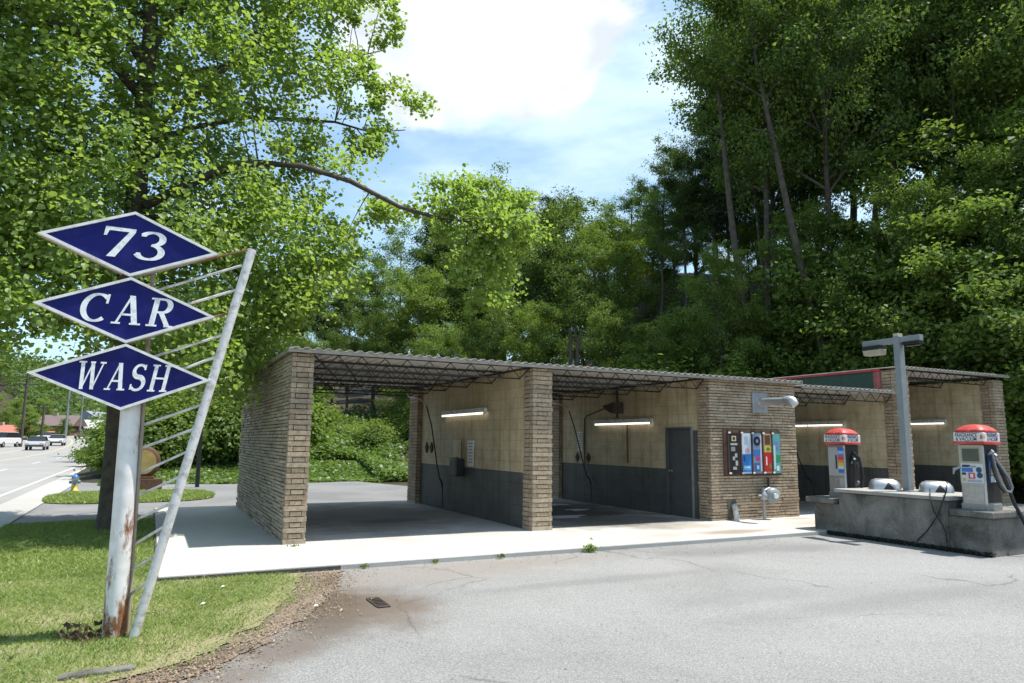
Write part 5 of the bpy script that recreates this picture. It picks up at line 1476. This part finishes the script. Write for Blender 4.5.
# understorey on the hill
for k, u, D, v, w in [('small', 690, 30, 300, 1.1), ('dense', 722, 28, 235, .8), ('small', 752, 26, 300, 1.), ('small', 790, 27, 255, 1.1), ('dense', 826, 27, 190, .7), ('small', 858, 25, 265, 1.), ('dense', 900, 25.5, 165, .75), ('small', 940, 24, 215, 1.1), ('dense', 975, 25, 150, .7), ('small', 1010, 22, 190, 1.1), ('small', 1045, 21, 230, 1.2), ('small', 985, 23, 268, 1.1), ('small', 915, 23.5, 285, 1.), ('dense', 1060, 23, 100, .8), ('small', 655, 31, 318, 1.), ('small', 880, 29, 170, 1.2), ('small', 1030, 26, 90, 1.3)]:
    tree_px(k, u, D, v, 'low on hillside', w)
# far side of the highway
for k, x, y, h, w in [('dense', -22, 96, 6, 1.), ('dense', -25, 118, 7, 1.), ('broad', -38, 140, 15, 1.), ('dense', -46, 165, 15, 1.), ('broad', -52, 190, 17, 1.), ('dense', -34, 205, 12, 1.), ('dense', -60, 150, 14, 1.), ('broad', -44, 225, 15, 1.), ('dense', -30, 250, 13, 1.), ('dense', -18, 190, 6, 1.), ('small', -17.5, 150, 4, 1.2), ('dense', -8, 215, 12, 1.), ('broad', -10, 260, 15, 1.), ('broad', 4, 90, 11, 1.), ('dense', -30, 150, 9, 1.2), ('dense', -35, 175, 12, 1.1), ('broad', -41, 188, 15, 1.1), ('dense', -33, 232, 12, 1.2), ('dense', -50, 140, 15, 1.2), ('dense', -29, 128, 8, 1.2), ('broad', -36, 120, 14, 1.1), ('dense', -24, 185, 7, 1.2), ('dense', -46, 210, 16, 1.2), ('small', atY(28, 150), 150, 6, 1.2)]:
    plant(k, x, y, h, None, w, 'across the highway' if x < -12 else 'along the highway')
label_trees()

# ------------------------------------------------------------------ shrubs and vines
def make_shrub(seed, r, h, n, size, lm):
    rg = np.random.default_rng(seed); paths = []; tips = []
    for i in range(16):
        an = rg.uniform(0, 6.28); rr = r * math.sqrt(rg.uniform(0, 1)); e = np.array([math.cos(an) * rr, math.sin(an) * rr, h * rg.uniform(.4, 1.) * (1 - .5 * (rr / r) ** 2)])
        P = bez(np.array([e[0] * .15, e[1] * .15, -.1]), np.array([e[0] * .4, e[1] * .4, e[2] * .7]), e, 5); paths.append((P, np.linspace(.03, .006, 5)))
        for t in (2, 3, 4): tips.append(P[t])
    tips = np.array(tips); idx = rg.integers(0, len(tips), n)
    C = tips[idx] + rg.normal(size=(n, 3)) * np.array([r * .24, r * .24, h * .16]); C[:, 2] = np.abs(C[:, 2])
    o = C - np.array([0, 0, h * .3]); o /= np.linalg.norm(o, axis=1)[:, None]
    V, Fq = leaves(C, size, o, rg, up=.6, outw=.7, rnd=.5, aspect=.8)
    tv, tf = tubes_np(paths, 5); return np_mesh('stems', tv, tf, M['bark_dark'], True), np_mesh('foliage', V, Fq, M[lm])


SH = [make_shrub(31, 1.3, 1.6, 9000, .13, 'leaf_s'), make_shrub(32, 1.1, 2.2, 9000, .14, 'leaf_b'), make_shrub(33, 1.6, 1.2, 9000, .15, 'leaf_s')]
SLOOK = ['bright green rounded shrub', 'taller mid green shrub', 'low spreading leafy mound']
SHR = []


def shrub(k, u, v, D, s, sz=1.):
    while True:
        p = at_depth(u, 450, D); x, y = p[0], p[1]
        if x > 24. or y > 20.2: break
        D += .4
    z = gz(x, y)
    r = bpy.data.objects.new('shrub', None); COL.objects.link(r); r.location = (x, y, z - .05); r.scale = (s, s, s * sz); r.rotation_euler = (0, 0, len(SHR) * 1.7)
    for n_, me in zip(('stems', 'foliage'), SH[k]): link(n_, me, r)
    SHR.append((r, k, u, D))


for a in [(1, 150, 0, 29, 1.2), (0, 172, 0, 29.5, 1.3), (1, 190, 0, 30.5, 1.2), (0, 212, 0, 30, 1.3), (1, 232, 0, 31, 1.4), (0, 316, 0, 39, .9), (0, 374, 0, 35.5, .8), (2, 350, 0, 37, .7), (0, 408, 0, 39, .9), (0, 262, 0, 31, 1.2), (1, 290, 0, 33, 1.3),
          (2, 101, 0, 40, .75), (1, 120, 0, 30.5, 1.1), (0, 128, 0, 28.5, 1.),
          (0, 600, 0, 27, 1.2), (1, 625, 0, 26, 1.3), (0, 650, 0, 25, 1.4), (1, 672, 0, 25.5, 1.5), (0, 700, 0, 25, 1.4), (2, 640, 0, 28, 1.6), (0, 668, 0, 28, 1.6), (1, 735, 0, 24.5, 1.3), (0, 765, 0, 24, 1.3), (2, 800, 0, 24, 1.4), (1, 820, 0, 23.5, 1.2), (0, 930, 0, 22, 1.1), (1, 950, 0, 21.5, 1.2), (0, 985, 0, 22, 1.3), (1, 1015, 0, 20.5, 1.4), (0, 1040, 0, 19.5, 1.4), (2, 1030, 0, 17.5, 1.2), (2, 560, 0, 30, 1.5), (1, 585, 0, 31, 1.5), (0, 545, 0, 33, 1.5), (1, 1050, 0, 18, 1.2)]: shrub(*a)
by = {}
for r, k, u, D in SHR:
    zn = [z for a, b_, z in ZONES if a <= u < b_][0]; by.setdefault((k, zn), []).append((u, D, r))
for (k, zn), L in by.items():
    L.sort(key=lambda q: q[0])
    for i, (u, D, r) in enumerate(L):
        n = len(L); pos = '' if n == 1 else (', ' + (['left', 'right'][i] + ' one of two' if n == 2 else ['first', 'second', 'third', 'fourth', 'fifth', 'sixth'][i] + ' from the left'))
        tag(r, SLOOK[k] + ' ' + zn + pos, 'shrub', 'shrubs along the foot of the hill')

# ground cover: vines and weeds spread over the bank and the hill
rg = np.random.default_rng(17)
n = 230000
D = rg.uniform(15, 46, n); U = rg.uniform(90, 1080, n)
d = np.stack([(U - CX) / F, np.zeros(n), np.ones(n)], 1) @ RM.T; d /= np.hypot(d[:, 0], d[:, 1])[:, None]
x = d[:, 0] * D; y = d[:, 1] * D
bank = (y > 28.6 + .5 * np.sin(x * 1.3)) & (x > -1.3) & (x < 9)
slope = (hill(x, y) > -.06) & (x >= 6) & ((y > 19.2) | (x > 23.3))
nz = np.sin(x * 1.7 + y) * np.sin(y * 1.9 - x * .6) + np.sin(x * 3.7) * np.sin(y * 3.1) * .5
keep = bank | (slope & (rg.uniform(size=n) < .55 + .4 * nz))
x, y = x[keep], y[keep]; nzk = nz[keep]
bx = rg.uniform(-1.5, 10.5, 45000); byy = rg.uniform(28.0, 37, 45000); kb = (byy > 28.35 + .25 * np.sin(bx * 1.9)) | (bx > 7.8); bx, byy = bx[kb], byy[kb]
x = np.concatenate([x, bx]); y = np.concatenate([y, byy]); nzk = np.concatenate([nzk, np.sin(bx * 1.7 + byy) * .5])
C = np.column_stack([x, y, hill(x, y) + np.abs(rg.normal(0, .16, len(x))) + .22 * np.clip(nzk + .4, 0, 2)])
low = (C[:, 1] < 32.3) & (C[:, 0] < 8.5); C[low, 2] = hill(x, y)[low] + (C[low, 2] - hill(x, y)[low]) * .25
V, Fq = leaves(C, .17, np.zeros_like(C), rg, up=.9, rnd=.5, aspect=.85)
tag(link('vine_cover', np_mesh('vine_cover', V, Fq, M['cover'])), 'low green vines and weeds covering the bank and hillside', 'ground cover', kind='stuff')

# far woods beyond the highway
n = 110000; x = rg.uniform(-190, 60, n); y = rg.uniform(225, 480, n)
x2 = rg.uniform(-130, -30, 90000); y2 = rg.uniform(60, 300, 90000); kk_ = ~((x2 > -44) & (y2 < 215)); x2, y2 = x2[kk_], y2[kk_]; x = np.concatenate([x, x2]); y = np.concatenate([y, y2])
cl = np.sin(x * .31 + 1) * np.sin(y * .27) + .6 * np.sin(x * .7) * np.sin(y * .6 + 2); h = 6 + 4 * cl
C = np.column_stack([x, y, hill(x, y) + h * np.sqrt(rg.uniform(0, 1, len(x)))])
keep = (np.abs(x - (-10 + road_dx(y))) > 13); C = C[keep]
V, Fq = leaves(C, 1.5, np.zeros_like(C), rg, up=.8, rnd=.6, aspect=.8)
tag(link('far_woods', np_mesh('far_woods', V, Fq, M['leaf_c'])), 'far wooded ridge beyond the highway', 'woods', kind='stuff')

# two bare snags behind the middle bay roof
for i, (u, hh) in enumerate([(570, 1.9), (577, 1.9)]):
    p = at_depth(u, 352, 30); mb = MB(); mb.tube([(p[0], p[1], gz(p[0], p[1]) - .1), (p[0] + .03, p[1], p[2] + .3), (p[0] + (.25 if i else .02), p[1], p[2] + 1.0)], [.09, .08, .06], 8)
    tag(mb.build('bare_stump', M['bark']), ['pale bare snag behind the second bay roof, left and straight one', 'pale bare snag behind the second bay roof, right and bent one'][i], 'snag', 'bare snags behind the roof')

# ------------------------------------------------------------------ the big tree behind the sign
TY = 14.85
tree = thing('shade_tree', 'big sunlit broadleaf tree with a long low limb behind the blue diamond sign', 'tree', (-.58, TY, -.05))
rg = np.random.default_rng(77)


def L3(pix, ys, z=None): return np.array([onY(u, v, yy) for (u, v), yy in zip(pix, ys)])


trunk_p = np.array([(-.54, TY, -.1), (-.54, TY, .25), (-.54, TY, 1.5), onY(124, 330, TY), onY(137, 190, TY), onY(143, 110, TY), onY(150, 40, TY), onY(153, -60, TY), onY(158, -170, TY), onY(150, -290, TY)])
limbs = [
    (trunk_p, [.27, .235, .22, .21, .18, .16, .14, .11, .08, .03]),
    (L3([(146, 205), (165, 196), (188, 185), (218, 171), (258, 163), (302, 166), (350, 181), (400, 207), (434, 217), (470, 222), (505, 215)], np.linspace(TY - .2, 12.6, 11)), np.linspace(.10, .018, 11)),
    (L3([(144, 140), (160, 122), (180, 105), (205, 88), (240, 55), (285, 20), (320, -25)], np.linspace(TY, 14.2, 7)), np.linspace(.09, .02, 7)),
    (L3([(146, 145), (190, 128), (250, 117), (300, 120), (335, 122), (370, 132), (405, 130)], np.linspace(TY, 15.6, 7)), np.linspace(.06, .012, 7)),
    (L3([(150, 50), (172, 18), (198, -5), (240, -60), (300, -110), (350, -130)], np.linspace(TY, 14.4, 6)), np.linspace(.10, .02, 6)),
    (L3([(148, 70), (128, 40), (100, 20), (65, -5), (20, -60)], np.linspace(TY, 13.6, 5)), np.linspace(.10, .03, 5)),
    (L3([(140, 95), (112, 62), (70, 30), (30, 15), (-20, 5), (-90, -20)], np.linspace(TY, 13.2, 6)), np.linspace(.11, .03, 6)),
    (L3([(138, 190), (110, 168), (60, 150), (0, 138), (-80, 140)], np.linspace(TY, 14.5, 5)), np.linspace(.08, .02, 5)),
    (L3([(134, 230), (100, 235), (60, 258), (10, 270), (-50, 300)], np.linspace(TY, 13.8, 5)), np.linspace(.06, .015, 5)),
    (L3([(136, 210), (170, 225), (215, 250), (255, 290), (270, 330)], np.linspace(TY, 15.0, 5)), np.linspace(.06, .012, 5)),
    (L3([(140, 215), (190, 222), (250, 225), (310, 240), (340, 265)], np.linspace(TY, 16.6, 5)), np.linspace(.06, .012, 5)),
    (L3([(132, 270), (165, 300), (200, 330), (225, 365)], np.linspace(TY, 14.6, 4)), np.linspace(.045, .01, 4)),
    (L3([(150, 0), (140, -80), (100, -170), (40, -220)], np.linspace(TY, 15.5, 4)), np.linspace(.08, .02, 4)),
    (L3([(150, -30), (230, -130), (330, -200), (420, -215)], np.linspace(TY, 15.0, 4)), np.linspace(.08, .015, 4)),
    (L3([(150, 20), (130, 10), (90, -70), (40, -120)], np.linspace(TY, 18.4, 4)), np.linspace(.08, .02, 4)),
    (L3([(140, 150), (110, 140), (60, 190), (20, 210)], np.linspace(TY, 18.0, 4)), np.linspace(.06, .02, 4)),
    (L3([(140, 160), (180, 150), (240, 190), (290, 215)], np.linspace(TY, 18.2, 4)), np.linspace(.06, .02, 4)),
    (L3([(145, 90), (200, 70), (270, 60), (340, 60), (385, 50)], np.linspace(TY, 16.8, 5)), np.linspace(.06, .012, 5)),
]
skel = []
for P, r in limbs:
    for a, c in zip(P[:-1], P[1:]):
        for t in np.linspace(0, 1, 6)[:-1]: skel.append(a + (c - a) * t)
skel = np.array(skel)
OUT = [(-260, -330), (330, -250), (440, -215), (410, -120), (375, -40), (398, 10), (408, 42), (392, 70), (428, 108), (432, 132), (402, 150), (385, 168), (415, 190), (440, 182), (470, 178), (520, 192), (546, 210), (540, 238), (505, 262), (517, 290), (492, 322), (466, 305), (456, 258), (432, 228), (395, 218), (352, 222),
       (352, 268), (330, 292), (296, 322), (282, 352), (262, 372), (238, 398), (215, 372), (190, 392), (168, 360), (120, 345), (80, 395), (50, 362), (28, 345), (0, 350), (-60, 400), (-260, 330)]
OUT = np.array(OUT, float)
cand = []
nC = 9000
U = rg.uniform(-260, 550, nC); Vv = rg.uniform(-330, 400, nC)
ok = inpoly(np.column_stack([U, Vv]), OUT.tolist())
# sky holes in the crown, thinner sunlit right side
for (hu, hv, hr) in [(95, 78, 26), (60, 345, 26), (22, 330, 26), (100, 100, 14), (255, 92, 16), (330, 150, 16), (300, 30, 14), (345, 195, 26), (385, 175, 16), (250, 145, 10), (14, 280, 12), (318, 105, 18), (290, 195, 14), (360, 95, 14), (215, 215, 12), (12, 12, 18)]:
    ok &= ~(((U - hu) ** 2 + (Vv - hv) ** 2 < hr ** 2) & (rg.uniform(size=nC) < .93))
thin = np.clip((U - 240) / 150, 0, 1) * (Vv < 210); ok &= rg.uniform(size=nC) > thin * .58
U, Vv = U[ok], Vv[ok]
for u, v in zip(U, Vv):
    # thickness of the crown front to back, less towards the tips
    ed = min(1., max(.15, (430 - u) / 300)); half = 3.6 * ed
    mid = TY - (u - 130) / 330 * .9 if v > 160 else TY + .2
    yy = mid + rg.uniform(-1, 1) * half * (.8 if u > 380 else 1)
    if u > 425 and v > 165: yy = 13.2 + rg.normal() * .5
    cand.append(onY(u, v, yy))
cand = np.array(cand)
dist = np.empty(len(cand)); near = np.empty(len(cand), int)
for i in range(0, len(cand), 500):
    dd = np.linalg.norm(cand[i:i + 500, None] - skel[None], axis=2); near[i:i + 500] = dd.argmin(1); dist[i:i + 500] = dd.min(1)
lu = np.array([165, 188, 218, 258, 302, 350, 400, 434]); lv = np.array([196, 185, 171, 163, 166, 181, 207, 217]); ly = np.interp(lu, [146, 505], [TY - .2, 12.6])
on_limb = (U > 160) & (U < 432) & (np.abs(Vv - np.interp(U, lu, lv)) < 13) & (cand[:, 1] < np.interp(U, lu, ly) + .1) & (rg.uniform(size=len(U)) < .9)
on_trunk = (U > 118) & (U < 168) & (Vv < 215) & (cand[:, 1] < TY) & (rg.uniform(size=len(U)) < .8)
keep = ~on_limb & ~on_trunk & (dist < 2.6) & (cand[:, 2] > 1.9) & (cand[:, 1] > 11.6)
sel = np.where(keep)[0]; rg.shuffle(sel); sel = sel[:2300]
paths = [(p, np.array(r)) for p, r in limbs]; cl = []
for i in sel:
    a, e = skel[near[i]], cand[i]; m_ = (a + e) / 2 + rg.normal(size=3) * .12 * min(1, dist[i]) + np.array([0, 0, .1 * dist[i]])
    if rg.random() < (.6 if dist[i] < .7 else .22): paths.append((bez(a, m_, e, 5), np.linspace(.008 + .006 * dist[i], .004, 5)))
    cl.append(e)
cl = np.array(cl); per = 98; spr = np.where(np.repeat(cl[:, 0], per) > 3.6, .62, 1.)[:, None]
C = np.repeat(cl, per, 0) + spr * np.clip(rg.normal(size=(len(cl) * per, 3)), -1.7, 1.7) * np.array([.24, .24, .17]) * np.repeat(rg.uniform(.6, 1.4, len(cl)), per)[:, None]
uu, vv_ = to_px_arr(C)
C = C[(C[:, 2] > 1.6)]
out = C - np.array([-.5, TY, 6.]); out /= np.linalg.norm(out, axis=1)[:, None]
V, Fq = leaves(C, .086, out, rg, up=.75, outw=.3, rnd=.55, kind='six', aspect=.95, droop=.5)
tv, tf = tubes_np(paths, 8)
o = link('trunk', np_mesh('trunk', tv, tf, M['bark'], True), tree); o.matrix_parent_inverse = Matrix.Translation(-Vector(tree.location))
o = link('crown', np_mesh('crown', V, Fq, M['leaf_near']), tree); o.matrix_parent_inverse = Matrix.Translation(-Vector(tree.location))
print('leaves', len(C), 'objects', len(bpy.data.objects))
